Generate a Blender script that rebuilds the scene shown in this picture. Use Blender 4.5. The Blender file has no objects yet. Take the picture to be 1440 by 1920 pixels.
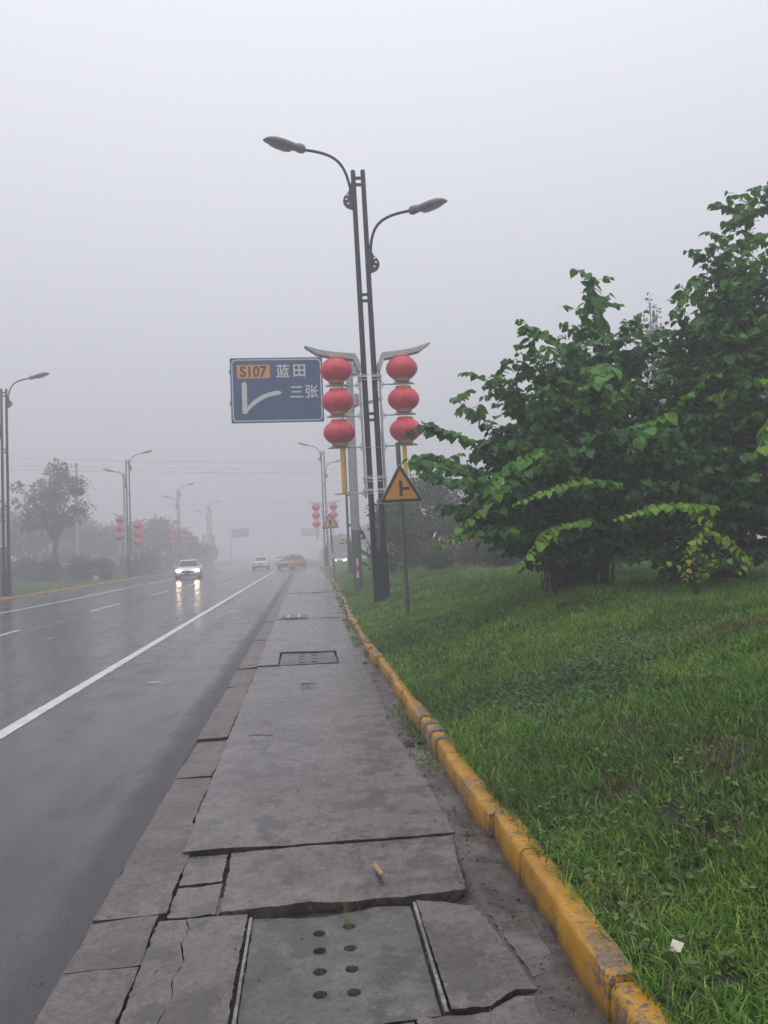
import bpy, bmesh, math, random
import numpy as np
from mathutils import Vector, Matrix, Euler
from mathutils.geometry import delaunay_2d_cdt

random.seed(7)
RNG = np.random.default_rng(11)
R = math.radians
SC = bpy.context.scene
COL = SC.collection

# ------------------------------------------------------------------ camera, sky, light, exposure
CAM_YAW, CAM_PITCH, CAM_ROLL = R(-6.0327), R(2.9191), R(-2.3)
cam_d = bpy.data.cameras.new('camera')
cam = bpy.data.objects.new('camera', cam_d); COL.objects.link(cam)
cam_d.sensor_fit = 'VERTICAL'; cam_d.sensor_height = 36.0; cam_d.lens = 1450.0 / 1920.0 * 36.0
cam_d.clip_start = 0.05; cam_d.clip_end = 2000
def cam_axes(yaw, pitch, roll):
    cy, sy, cp, sp = math.cos(yaw), math.sin(yaw), math.cos(pitch), math.sin(pitch)
    fw = Vector((-sy * cp, cy * cp, sp)); r = Vector((cy, sy, 0)); u = r.cross(fw)
    c, s = math.cos(roll), math.sin(roll)
    return c * r + s * u, -s * r + c * u, fw
cr, cu, cf = cam_axes(CAM_YAW, CAM_PITCH, CAM_ROLL)
cam.matrix_world = Matrix(((cr.x, cu.x, -cf.x, 0), (cr.y, cu.y, -cf.y, 0), (cr.z, cu.z, -cf.z, 1.5), (0, 0, 0, 1)))
SC.camera = cam

SC.view_settings.view_transform = 'Standard'; SC.view_settings.look = 'None'
SC.view_settings.exposure = 0.0; SC.view_settings.gamma = 1.0
SC.cycles.use_denoising = True
SC.cycles.volume_bounces = 3; SC.cycles.max_bounces = 8
SC.cycles.diffuse_bounces = 3; SC.cycles.glossy_bounces = 3; SC.cycles.transparent_max_bounces = 8
SC.cycles.sample_clamp_indirect = 6.0

SUN_EL, SUN_AZ = R(55), R(200)
W = bpy.data.worlds.new('World'); SC.world = W; W.use_nodes = True
wt = W.node_tree; wt.nodes.clear()
w_out = wt.nodes.new('ShaderNodeOutputWorld'); w_bg = wt.nodes.new('ShaderNodeBackground')
w_sky = wt.nodes.new('ShaderNodeTexSky'); w_sky.sky_type = 'NISHITA'; w_sky.sun_disc = False
w_sky.sun_elevation = SUN_EL; w_sky.sun_rotation = SUN_AZ; w_sky.air_density = 1; w_sky.dust_density = 4
w_mix = wt.nodes.new('ShaderNodeMix'); w_mix.data_type = 'RGBA'
w_mix.inputs[0].default_value = 0.93                      # cloud cover over the sky
w_tc = wt.nodes.new('ShaderNodeTexCoord'); w_sep = wt.nodes.new('ShaderNodeSeparateXYZ'); w_el = wt.nodes.new('ShaderNodeMapRange')
wt.links.new(w_tc.outputs['Generated'], w_sep.inputs[0]); wt.links.new(w_sep.outputs[2], w_el.inputs['Value'])
w_el.inputs['To Min'].default_value = 0.46; w_el.inputs['To Max'].default_value = 1.36      # overcast: zenith about three times the horizon
w_cl = wt.nodes.new('ShaderNodeVectorMath'); w_cl.operation = 'SCALE'; w_cl.inputs[0].default_value = (10.1, 10.2, 11.1)
wt.links.new(w_el.outputs[0], w_cl.inputs['Scale']); wt.links.new(w_cl.outputs[0], w_mix.inputs[7])
wt.links.new(w_sky.outputs[0], w_mix.inputs[6]); wt.links.new(w_mix.outputs[2], w_bg.inputs[0])
w_bg.inputs[1].default_value = 0.1
wt.links.new(w_bg.outputs[0], w_out.inputs[0])

sun_d = bpy.data.lights.new('sun', 'SUN'); sun_d.energy = 0.5; sun_d.angle = R(40); sun_d.color = (1, .97, .93)
sun = bpy.data.objects.new('sun', sun_d); COL.objects.link(sun)
sun.rotation_euler = Euler((R(90) - SUN_EL, 0, math.pi - SUN_AZ)); sun.location = (0, 0, 60)

# ------------------------------------------------------------------ helpers
def tag(o, label=None, cat=None, group=None, kind=None):
    if label: o['label'] = label
    if cat: o['category'] = cat
    if group: o['group'] = group
    if kind: o['kind'] = kind
    return o
def empty(name, loc=(0, 0, 0), rz=0.0, label=None, cat=None, group=None):
    o = bpy.data.objects.new(name, None); COL.objects.link(o)
    o.location = loc; o.rotation_euler = (0, 0, rz); o.empty_display_size = .2
    return tag(o, label, cat, group)
def link_mesh(name, me, mat, parent=None):
    o = bpy.data.objects.new(name, me); COL.objects.link(o)
    if mat is not None:
        me.materials.clear(); me.materials.append(mat)
    if parent is not None: o.parent = parent
    return o
def smooth(me, flag=True):
    me.polygons.foreach_set('use_smooth', [flag] * len(me.polygons))
class MB:
    """collects shapes for one mesh"""
    def __init__(s): s.v = []; s.f = []; s.sm = []
    def add(s, vs, fs, sm=False):
        b = len(s.v); s.v += [tuple(v) for v in vs]; s.f += [tuple(i + b for i in f) for f in fs]; s.sm += [sm] * len(fs); return s
    def box(s, c, d, rot=None):
        x, y, z = (q / 2 for q in d); P = []
        for i in (-1, 1):
            for j in (-1, 1):
                for k in (-1, 1):
                    p = Vector((i * x, j * y, k * z))
                    if rot is not None: p = rot @ p
                    P.append(p + Vector(c))
        return s.add(P, [(0, 1, 3, 2), (4, 6, 7, 5), (0, 4, 5, 1), (2, 3, 7, 6), (0, 2, 6, 4), (1, 5, 7, 3)])
    def tube(s, pts, rad, n=10, cap=True):
        pts = [Vector(p) for p in pts]
        rad = rad if isinstance(rad, (list, tuple)) else [rad] * len(pts)
        rings = []; up = Vector((0.12, 0.97, 0.2))
        for i, p in enumerate(pts):
            t = (pts[min(i + 1, len(pts) - 1)] - pts[max(i - 1, 0)]).normalized()
            a = up.cross(t)
            if a.length < .05: a = Vector((1, 0, 0)).cross(t)
            a.normalize(); b = t.cross(a).normalized()
            rings.append([p + rad[i] * (math.cos(q) * a + math.sin(q) * b) for q in [2 * math.pi * k / n for k in range(n)]])
        P = [q for r in rings for q in r]; F = []
        for i in range(len(pts) - 1):
            for k in range(n):
                F.append((i * n + k, i * n + (k + 1) % n, (i + 1) * n + (k + 1) % n, (i + 1) * n + k))
        s.add(P, F, True)
        if cap:
            s.add(rings[0], [tuple(range(n))[::-1]]); s.add(rings[-1], [tuple(range(n))])
        return s
    def lathe(s, prof, c=(0, 0, 0), n=24, axis='z', ribs=0, ribd=0.0):
        P = []
        for r, z in prof:
            for k in range(n):
                a = 2 * math.pi * k / n
                rr = r * (1 - ribd * (0.5 + 0.5 * math.cos(ribs * a)) ** 4) if ribs else r
                q = (rr * math.cos(a), rr * math.sin(a), z)
                if axis == 'y': q = (q[0], q[2], q[1])
                if axis == 'x': q = (q[2], q[0], q[1])
                P.append((q[0] + c[0], q[1] + c[1], q[2] + c[2]))
        F = []
        for i in range(len(prof) - 1):
            for k in range(n):
                F.append((i * n + k, i * n + (k + 1) % n, (i + 1) * n + (k + 1) % n, (i + 1) * n + k))
        s.add(P, F, True)
        s.add(P[:n], [tuple(range(n))[::-1]]); s.add(P[-n:], [tuple(range(n))])
        return s
    def prism(s, poly, y0, y1):
        """polygon in XZ pushed from y0 to y1"""
        n = len(poly)
        P = [(x, y0, z) for x, z in poly] + [(x, y1, z) for x, z in poly]
        F = [tuple(range(n)), tuple(range(2 * n - 1, n - 1, -1))] + [(i, i + n, (i + 1) % n + n, (i + 1) % n) for i in range(n)]
        return s.add(P, F)
    def build(s, name, mat, parent=None, fix=True):
        me = bpy.data.meshes.new(name); me.from_pydata(s.v, [], s.f)
        me.polygons.foreach_set('use_smooth', s.sm); me.update()
        if fix:
            bm = bmesh.new(); bm.from_mesh(me); bmesh.ops.recalc_face_normals(bm, faces=bm.faces[:]); bm.to_mesh(me); bm.free()
        return link_mesh(name, me, mat, parent)
def np_mesh(name, V, loops, sizes, mat, parent=None, attrs=None, sm=True):
    me = bpy.data.meshes.new(name)
    me.vertices.add(len(V)); me.vertices.foreach_set('co', np.ascontiguousarray(V, dtype=np.float32).ravel())
    me.loops.add(len(loops)); me.loops.foreach_set('vertex_index', np.ascontiguousarray(loops, dtype=np.int32))
    me.polygons.add(len(sizes))
    st = np.zeros(len(sizes), dtype=np.int32); st[1:] = np.cumsum(sizes)[:-1]
    me.polygons.foreach_set('loop_start', st)
    for k, a in (attrs or {}).items():
        at = me.attributes.new(k, 'FLOAT', 'POINT'); at.data.foreach_set('value', np.ascontiguousarray(a, dtype=np.float32))
    me.update(calc_edges=True); me.validate()
    me.polygons.foreach_set('use_smooth', np.full(len(me.polygons), sm))
    return link_mesh(name, me, mat, parent)
def copy_tree(o, parent=None):
    c = o.copy(); COL.objects.link(c)
    c.parent = parent
    for ch in list(o.children): copy_tree(ch, c)
    return c

# ---- noise in numpy (value noise)
_NT = RNG.random((256, 256))
def vnoise(x, y, sc=1.0, off=0.0):
    x = np.asarray(x, float) * sc + off + 100; y = np.asarray(y, float) * sc + off * 1.7 + 100
    i = np.floor(x).astype(int); j = np.floor(y).astype(int); u = x - i; v = y - j
    u = u * u * (3 - 2 * u); v = v * v * (3 - 2 * v)
    g = lambda a, b: _NT[a % 256, b % 256]
    return (g(i, j) * (1 - u) + g(i + 1, j) * u) * (1 - v) + (g(i, j + 1) * (1 - u) + g(i + 1, j + 1) * u) * v
def fbm(x, y, sc=1.0, off=0.0, o=3):
    t = 0; a = .5
    for k in range(o): t = t + a * vnoise(x, y, sc * 2 ** k, off + 13 * k); a *= .5
    return t / (1 - .5 ** o)

# ---- materials
class NT:
    def __init__(s, name):
        s.m = bpy.data.materials.new(name); s.m.use_nodes = True; s.t = s.m.node_tree
        s.p = s.t.nodes['Principled BSDF']; s.out = s.t.nodes['Material Output']
    def n(s, typ, **kw):
        q = s.t.nodes.new('ShaderNode' + typ)
        for k, v in kw.items():
            if k.startswith('i_'):
                key = k[2:]; key = int(key) if key.isdigit() else key.replace('_', ' ')
                q.inputs[key].default_value = v
            else: setattr(q, k, v)
        return q
    def l(s, a, b): s.t.links.new(a, b); return s
    def coord(s): return s.n('TexCoord').outputs['Object']
    def geo(s): return s.n('NewGeometry').outputs['Position']
    def noise(s, scale, detail=4, rough=.55, vec=None, stretch=None):
        q = s.n('TexNoise', i_Scale=scale, i_Detail=detail, i_Roughness=rough)
        v = vec or s.geo()
        if stretch:
            mp = s.n('Mapping'); mp.inputs['Scale'].default_value = stretch; s.l(v, mp.inputs[0]); v = mp.outputs[0]
        s.l(v, q.inputs['Vector']); return q.outputs['Fac']
    def ramp(s, fac, stops, interp='LINEAR'):
        q = s.n('ValToRGB'); q.color_ramp.interpolation = interp; e = q.color_ramp.elements
        while len(e) < len(stops): e.new(.5)
        for el, (p, c) in zip(e, stops):
            el.position = p; el.color = (*c, 1) if len(c) == 3 else c
        s.l(fac, q.inputs[0]); return q.outputs[0]
    def rampf(s, fac, stops): return s.ramp(fac, [(p, (v, v, v)) for p, v in stops])
    def mix(s, fac, a, b, mode='MIX'):
        q = s.n('Mix', data_type='RGBA', blend_type=mode)
        for sock, v in ((q.inputs[0], fac), (q.inputs[6], a), (q.inputs[7], b)):
            if isinstance(v, (int, float)): sock.default_value = v
            elif isinstance(v, tuple): sock.default_value = (*v, 1) if len(v) == 3 else v
            else: s.l(v, sock)
        return q.outputs[2]
    def math(s, op, a, b=0.0, clamp=False):
        q = s.n('Math', operation=op, use_clamp=clamp)
        for sock, v in ((q.inputs[0], a), (q.inputs[1], b)):
            if isinstance(v, (int, float)): sock.default_value = v
            else: s.l(v, sock)
        return q.outputs[0]
    def bump(s, h, strength=.3, dist=.01, prev=None):
        q = s.n('Bump', i_Strength=strength, i_Distance=dist); s.l(h, q.inputs['Height'])
        if prev is not None: s.l(prev, q.inputs['Normal'])
        return q.outputs[0]
    def set(s, **kw):
        for k, v in kw.items():
            sock = s.p.inputs[k.replace('_', ' ')]
            if isinstance(v, (int, float)): sock.default_value = v
            elif isinstance(v, tuple): sock.default_value = (*v, 1) if len(v) == 3 and sock.type == 'RGBA' else v
            else: s.l(v, sock)
        return s
def simple(name, col, rough=.5, metal=0.0, var=.12, nscale=6.0, spec=.5, bump=0.0):
    t = NT(name); c = t.coord()
    n = t.noise(nscale, 5, .6, c)
    a = tuple(q * (1 - var) for q in col); b = tuple(min(1, q * (1 + var)) for q in col)
    t.set(Base_Color=t.ramp(n, [(.3, a), (.7, b)]), Roughness=t.rampf(n, [(.3, max(.02, rough - .08)), (.7, min(1, rough + .08))]), Metallic=metal)
    t.p.inputs['Specular IOR Level'].default_value = spec
    if bump: t.set(Normal=t.bump(t.noise(nscale * 8, 3, .5, c), bump, .004))
    return t.m
M = {}
M['pole_black'] = simple('pole_black', (.017, .019, .024), .45, 0, .25, 3, .28)
M['lamp_grey'] = simple('lamp_grey', (.15, .15, .155), .4, 0, .15, 4)
M['bracket_white'] = simple('bracket_white', (.46, .45, .44), .45, 0, .18, 9)
M['wing_grey'] = simple('wing_grey', (.42, .41, .40), .4, 0, .25, 5)
M['lantern_red'] = simple('lantern_red', (.66, .045, .075), .38, 0, .14, 3.5)
M['lantern_gold'] = simple('lantern_gold', (.42, .23, .10), .5, 0, .2, 14)
M['tassel_yellow'] = simple('tassel_yellow', (.68, .36, .025), .5, 0, .15, 5)
M['galv'] = simple('galv', (.34, .345, .35), .42, .35, .18, 5)
M['galv_dark'] = simple('galv_dark', (.10, .105, .10), .5, .2, .3, 6)
M['post_olive'] = simple('post_olive', (.105, .11, .095), .5, .1, .3, 5)
M['sign_blue'] = simple('sign_blue', (.007, .058, .16), .4, 0, .1, 2)
M['sign_white'] = simple('sign_white', (.60, .60, .58), .45, 0, .06, 4)
M['sign_orange'] = simple('sign_orange', (.72, .30, .06), .45, 0, .08, 4)
M['sign_amber'] = simple('sign_amber', (.62, .27, .03), .42, 0, .1, 3)
M['sign_black'] = simple('sign_black', (.03, .03, .035), .4, 0, .15, 4)
M['band_red'] = simple('band_red', (.5, .03, .03), .4)
M['car_white'] = simple('car_white', (.74, .74, .74), .18, 0, .03, 2)
M['car_silver'] = simple('car_silver', (.5, .5, .52), .2, .3, .03, 2)
M['taxi_yellow'] = simple('taxi_yellow', (.36, .125, .025), .28, 0, .05, 2)
M['taxi_roof'] = simple('taxi_roof', (.08, .09, .08), .25, 0, .05, 2)
M['car_glass'] = simple('car_glass', (.02, .025, .028), .06, 0, .1, 2)
M['tyre'] = simple('tyre', (.018, .018, .018), .7)
M['rim'] = simple('rim', (.35, .35, .36), .3, .6)
M['trim_black'] = simple('trim_black', (.015, .015, .016), .4)
M['plate_blue'] = simple('plate_blue', (.02, .06, .3), .4)
M['tail_red'] = simple('tail_red', (.35, .01, .01), .25)
M['wire'] = simple('wire', (.05, .05, .055), .6)
M['pole_concrete'] = simple('pole_concrete', (.33, .32, .31), .8, 0, .2, 4)
M['bark'] = simple('bark', (.055, .043, .033), .85, 0, .35, 22, .3, .5)
M['stone'] = simple('stone', (.24, .22, .20), .8, 0, .35, 3, .4, .6)
M['dirt_wood'] = simple('dirt_wood', (.36, .23, .095), .5, 0, .45, 60)
M['dead_leaf'] = simple('dead_leaf', (.10, .055, .03), .6, 0, .4, 40)
M['twig'] = simple('twig', (.035, .025, .02), .6, 0, .3, 40)
M['paper'] = simple('paper', (.55, .53, .40), .6, 0, .15, 40)
M['chip_plastic'] = simple('chip_plastic', (.30, .36, .36), .3, 0, .4, 30)
def lamp_mat(name, col, s):
    t = NT(name); t.set(Base_Color=(.8, .8, .8), Roughness=.2)
    t.p.inputs['Emission Color'].default_value = (*col, 1); t.p.inputs['Emission Strength'].default_value = s
    return t.m
M['headlight'] = lamp_mat('headlight', (1.0, .74, .42), 60)
M['headlight_dim'] = lamp_mat('headlight_dim', (1.0, .72, .42), 18)

def mat_asphalt():
    t = NT('wet_asphalt'); P = t.geo()
    sx = t.n('SeparateXYZ'); t.l(P, sx.inputs[0]); X = sx.outputs[0]
    fine = t.noise(95, 4, .7); grit = t.n('TexVoronoi', i_Scale=95.0); t.l(P, grit.inputs['Vector'])
    mid = t.noise(.9, 5, .6, P, (1, .22, 1)); streak = t.noise(1.6, 4, .55, P, (1, .05, 1))
    blot = t.noise(3.2, 5, .65, P, (1, .5, 1))
    c = t.ramp(fine, [(.25, (.020, .019, .022)), (.6, (.062, .060, .066)), (.76, (.16, .155, .16))])
    c = t.mix(.55, c, t.ramp(mid, [(.3, (.45, .45, .48)), (.7, (1, 1, 1))]), 'MULTIPLY')
    st = t.n('TexVoronoi', i_Scale=42.0); t.l(P, st.inputs['Vector'])
    c = t.mix(t.math('MULTIPLY', t.rampf(st.outputs['Distance'], [(.06, 1), (.13, 0)]), t.rampf(t.noise(19, 2, .5), [(.52, 0), (.58, .8)])), c, (.20, .195, .20))
    trk = t.noise(1.0, 3, .5, P, (1.1, .02, 1)); c = t.mix(t.rampf(trk, [(.40, .55), (.52, 0)]), c, (.018, .017, .019))
    # coarse open band along the pavement side
    ed = t.math('ADD', X, t.math('MULTIPLY', t.math('SUBTRACT', t.noise(5, 5, .7, P, (1, .5, 1)), .5), .38))
    edge = t.rampf(t.math('MULTIPLY_ADD', ed, 1.0), [(0, 0), (1, 1)])
    mr = t.n('MapRange'); mr.inputs['From Min'].default_value = -1.22; mr.inputs['From Max'].default_value = -1.04; t.l(ed, mr.inputs['Value'])
    edge = mr.outputs[0]
    wet = t.math('ADD', t.math('MULTIPLY', streak, .5), t.math('MULTIPLY', blot, .5))
    rough = t.rampf(wet, [(.34, .10), (.5, .20), (.66, .36)])
    rough = t.mix(edge, rough, (.5, .5, .5))
    t.set(Base_Color=c, Roughness=rough)
    t.p.inputs['Specular IOR Level'].default_value = .5
    h = t.math('ADD', t.math('MULTIPLY', grit.outputs['Distance'], .7), t.math('MULTIPLY', fine, .6))
    st = t.math('MULTIPLY_ADD', edge, .5); 
    b = t.n('Bump', i_Distance=.0035); t.l(h, b.inputs['Height'])
    t.l(t.math('ADD', t.math('MULTIPLY', edge, .65), t.rampf(wet, [(.4, .05), (.65, .22)])), b.inputs['Strength'])
    b2 = t.bump(t.noise(2.2, 3, .5, P, (1, .35, 1)), .12, .02, b.outputs[0])
    t.set(Normal=b2)
    return t.m
M['asphalt'] = mat_asphalt()
def mat_concrete(name, c1, c2, c3, coarse=.35, r0=.28, r1=.6, stretch=None, stain=.5):
    t = NT(name); P = t.geo()
    big = t.noise(1.1, 5, .62, P, stretch); mid = t.noise(7, 6, .7); sm = t.noise(34, 5, .7); fine = t.noise(110, 3, .65)
    sp = t.n('TexVoronoi', i_Scale=60.0); t.l(P, sp.inputs['Vector'])
    c = t.ramp(big, [(.3, c1), (.5, c2), (.7, c3)])
    c = t.mix(.8, c, t.ramp(mid, [(.28, (.48, .46, .45)), (.5, (.9, .9, .9)), (.7, (1.22, 1.2, 1.18))]), 'MULTIPLY')
    c = t.mix(.75, c, t.ramp(sm, [(.28, (.42, .40, .39)), (.5, (1, 1, 1)), (.72, (1.4, 1.36, 1.33))]), 'MULTIPLY')
    c = t.mix(.6, c, t.ramp(fine, [(.25, (.4, .38, .37)), (.55, (1, 1, 1)), (.8, (1.8, 1.74, 1.68))]), 'MULTIPLY')
    pale = t.rampf(sp.outputs['Distance'], [(.05, 1), (.13, 0)])
    sel = t.rampf(t.noise(23, 2, .5), [(.58, 0), (.64, .8)])
    c = t.mix(t.math('MULTIPLY', pale, sel), c, (.40, .37, .34))
    wt_ = t.noise(3.3, 6, .72, P, (1, .8, 1))                          # damp stains with an edge of their own
    c = t.mix(t.math('MULTIPLY', t.rampf(wt_, [(.44, 1), (.495, 0)]), stain), c, (.035, .029, .026))
    dk = t.rampf(t.noise(19, 5, .75), [(.30, .85), (.345, 0)])
    c = t.mix(dk, c, (.020, .017, .015))
    wet = t.math('ADD', t.math('MULTIPLY', wt_, .7), t.math('MULTIPLY', mid, .3))
    t.set(Base_Color=c, Roughness=t.rampf(wet, [(.38, r0), (.5, (r0 + r1) / 2), (.62, r1)]))
    b = t.bump(fine, .45 * coarse + .08, .004)
    b = t.bump(sm, coarse * .7, .009, b)
    b = t.bump(t.noise(5, 5, .6, P, (.4, 1.3, 1)), .36, .022, b)
    t.set(Normal=b); return t.m
M['slab'] = mat_concrete('slab_concrete', (.120, .094, .090), (.145, .126, .122), (.185, .152, .146), .26, .05, .40, None, .6)
M['strip'] = mat_concrete('strip_concrete', (.12, .092, .084), (.17, .14, .132), (.23, .19, .178), 1.0, .28, .65, None, .4)
M['cover'] = mat_concrete('cover_concrete', (.085, .080, .074), (.118, .113, .105), (.17, .156, .142), .22, .22, .55, None, .6)
M['bed'] = mat_concrete('gutter_bed', (.06, .050, .045), (.10, .084, .077), (.14, .118, .108), 1.0, .10, .5, None, .7)
def mat_kerb():
    t = NT('kerb_paint'); P = t.geo()
    n = t.noise(48, 6, .8); n2 = t.noise(3.1, 4, .6); sx = t.n('SeparateXYZ'); t.l(P, sx.inputs[0])
    chip = t.rampf(t.math('ADD', t.math('MULTIPLY', n, .62), t.math('MULTIPLY', n2, .38)), [(.545, 0), (.553, 1)])
    zz = t.n('MapRange'); zz.inputs['From Min'].default_value = .134; zz.inputs['From Max'].default_value = .146; t.l(sx.outputs[2], zz.inputs['Value'])
    chip2 = t.rampf(t.math('ADD', t.math('MULTIPLY', n, .6), t.math('MULTIPLY', n2, .4)), [(.47, 0), (.5, 1)])
    f = t.math('MAXIMUM', chip, t.math('MULTIPLY', t.math('MULTIPLY', zz.outputs[0], chip2), .75))
    yel = t.ramp(t.noise(7, 5, .65), [(.3, (.33, .155, .006)), (.55, (.48, .235, .008)), (.75, (.54, .29, .018))])
    grey = t.ramp(t.noise(40, 4, .6), [(.3, (.05, .045, .042)), (.7, (.17, .155, .15))])
    dirt = t.rampf(t.noise(11, 5, .7), [(.30, .8), (.46, 0)])
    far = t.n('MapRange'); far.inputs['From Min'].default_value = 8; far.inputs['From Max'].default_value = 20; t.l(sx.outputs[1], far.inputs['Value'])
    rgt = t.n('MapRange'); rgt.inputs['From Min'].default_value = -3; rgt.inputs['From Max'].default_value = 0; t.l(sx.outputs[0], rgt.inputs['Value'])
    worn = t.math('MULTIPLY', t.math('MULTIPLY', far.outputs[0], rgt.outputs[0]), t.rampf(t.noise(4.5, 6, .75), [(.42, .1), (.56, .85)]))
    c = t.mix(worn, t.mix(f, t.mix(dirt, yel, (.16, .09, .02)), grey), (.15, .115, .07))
    ww = t.n('MapRange'); ww.inputs['From Min'].default_value = .045; ww.inputs['From Max'].default_value = .005; t.l(sx.outputs[2], ww.inputs['Value'])
    c = t.mix(t.math('MULTIPLY', ww.outputs[0], t.rampf(n2, [(.35, .35), (.6, .9)])), c, (.04, .034, .03))
    t.set(Base_Color=c, Roughness=t.rampf(n, [(.3, .32), (.7, .6)]))
    t.set(Normal=t.bump(f, -.5, .003, t.bump(n, .25, .004))); return t.m
M['kerb'] = mat_kerb()
def mat_line(name, col):
    t = NT(name)
    w = t.rampf(t.noise(30, 5, .7), [(.31, 1), (.38, 0)]); n = t.noise(4, 4, .6)
    c = t.ramp(n, [(.3, tuple(q * .72 for q in col)), (.7, col)])
    c = t.mix(t.math('MULTIPLY', w, .8), c, (.05, .05, .052))
    t.set(Base_Color=c, Roughness=.42, Normal=t.bump(t.noise(60, 4, .7), .7, .006)); return t.m
M['line_white'] = mat_line('line_white', (.74, .73, .69)); M['line_yellow'] = mat_line('line_yellow', (.70, .56, .32))
def mat_soil():
    t = NT('soil'); n = t.noise(14, 5, .7)
    c = t.ramp(n, [(.3, (.010, .012, .006)), (.6, (.022, .026, .010)), (.8, (.05, .040, .022))])
    t.set(Base_Color=c, Roughness=.85, Normal=t.bump(n, .6, .03)); return t.m
M['soil'] = mat_soil()
def mat_leaf(name, stops, trans=.28, rough=.38, spec=.5):
    t = NT(name); a = t.n('Attribute', attribute_name='shade')
    c = t.ramp(a.outputs['Fac'], stops)
    t.set(Base_Color=c, Roughness=rough); t.p.inputs['Specular IOR Level'].default_value = spec
    tr = t.n('BsdfTranslucent'); t.l(t.mix(1.0, c, (1.0, 1.25, .5), 'MULTIPLY'), tr.inputs[0])
    mx = t.n('MixShader'); mx.inputs[0].default_value = trans
    t.l(t.p.outputs[0], mx.inputs[1]); t.l(tr.outputs[0], mx.inputs[2]); t.l(mx.outputs[0], t.out.inputs[0]); return t.m
M['grass'] = mat_leaf('grass_blades', [(0, (.24, .17, .09)), (.10, (.15, .13, .055)), (.2, (.035, .095, .018)), (.42, (.088, .21, .030)), (.7, (.20, .35, .045)), (1, (.43, .48, .12))], .32, .42, .35)
M['clover'] = mat_leaf('clover_leaves', [(0, (.035, .095, .030)), (1, (.10, .20, .065))], .2, .45)
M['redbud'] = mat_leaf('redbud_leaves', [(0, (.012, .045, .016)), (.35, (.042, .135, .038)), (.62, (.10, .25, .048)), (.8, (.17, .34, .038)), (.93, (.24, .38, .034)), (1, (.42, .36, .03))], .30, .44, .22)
M['far_leaf'] = mat_leaf('far_leaves', [(0, (.016, .034, .018)), (.5, (.03, .062, .027)), (1, (.07, .12, .04))], .2, .5)
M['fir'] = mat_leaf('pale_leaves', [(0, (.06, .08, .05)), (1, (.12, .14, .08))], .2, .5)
M['red_leaf'] = mat_leaf('reddish_leaves', [(0, (.05, .035, .02)), (1, (.13, .075, .04))], .2, .5)
M['lime_leaf'] = mat_leaf('lime_leaves', [(0, (.035, .06, .02)), (1, (.13, .15, .04))], .2, .5)

# ------------------------------------------------------------------ ground shape
KX = np.array([[-5, .90], [14, .90], [19, .96], [24, 1.12], [28, 1.14], [32, 1.30], [38, 1.46], [46, 1.52], [60, 1.55], [75, 1.5], [400, 1.5]])
def kx(y): return np.interp(y, KX[:, 0], KX[:, 1])
LX = np.array([[-20, -12.4], [20, -12.9], [35, -13.15], [53, -13.8], [78, -14.6], [140, -15.6], [400, -17]])
def lx(y): return np.interp(y, LX[:, 0], LX[:, 1])
PD = np.array([0, .3, .8, 1.5, 2.8, 4.5, 8, 30, 300]); PZ = np.array([.115, .17, .33, .53, .84, .90, .96, 1.2, 1.8])
def bank(x, y):
    x = np.asarray(x, float); y = np.asarray(y, float)
    d = np.maximum(x - kx(y) - .12, 0)
    z = np.interp(d, PD, PZ) + (fbm(x, y, .9, 3) - .5) * .10 * np.clip(d / .6, 0, 1)
    s = np.clip((y - 70) / 12, 0, 1); s = s * s * (3 - 2 * s)
    return z * (1 - s) + .02 * s
def lbank(x, y):
    d = np.maximum(lx(y) - .15 - np.asarray(x, float), 0)
    return np.interp(d, [0, 1, 4, 12, 40, 300], [.11, .17, .28, .38, .8, 2]) + (fbm(x, y, .5, 8) - .5) * .06 * np.clip(d, 0, 1)
def grid_sheet(name, xs_fn, ys, zfn, mat, kind='structure'):
    V = []; n = None
    for y in ys:
        xs = xs_fn(y); n = len(xs)
        z = zfn(np.array(xs), np.full(len(xs), y)); V += [(x, y, q) for x, q in zip(xs, z)]
    V = np.array(V); m = len(ys)
    i, j = np.meshgrid(np.arange(m - 1), np.arange(n - 1), indexing='ij'); a = (i * n + j).ravel()
    q = np.stack([a, a + 1, a + n + 1, a + n], 1)
    o = np_mesh(name, V, q.ravel(), np.full(len(q), 4), mat); o['kind'] = kind; return o

g = MB(); g.add([(-290, -45, -.25), (290, -45, -.25), (290, 520, -.25), (-290, 520, -.25)], [(0, 1, 2, 3)]); g.build('ground', M['soil'], fix=False)['kind'] = 'structure'
# carriageway: follows the left kerb, straight along the pavement; side road joins at the right
ys = list(np.arange(-12, 120, 2.0)) + list(np.arange(120, 420, 15.0))
grid_sheet('road', lambda y: list(np.linspace(lx(y) - .02, -.93, 9)), ys, lambda x, y: x * 0.0, M['asphalt'])
g = MB(); g.add([(-.93, 84, -.003), (70, 88, -.003), (70, 112, -.003), (-.93, 112, -.003)], [(0, 1, 2, 3)]); g.build('side_road', M['asphalt'], fix=False)['kind'] = 'structure'
dd = [0, .12, .3, .5, .8, 1.1, 1.5, 2, 2.8, 3.6, 4.5, 6, 8, 12, 20, 30, 60, 120, 250]
ysb = list(np.arange(-3, 14, .25)) + list(np.arange(14, 84, .7)) + [84]
grid_sheet('lawn_bank', lambda y: [float(kx(y)) + .10 + d for d in dd], ysb, bank, M['soil'])
g = MB(); g.add([(-.93, 112, .0), (250, 112, .8), (250, 420, 1), (-.93, 420, .02)], [(0, 1, 2, 3)]); g.build('far_verge', M['soil'], fix=False)['kind'] = 'structure'
grid_sheet('verge', lambda y: [float(lx(y)) - .13 - d for d in [0, .4, 1, 2, 4, 7, 12, 20, 40, 100, 220]], list(np.arange(-10, 420, 3.0)), lbank, M['soil'])
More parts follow.
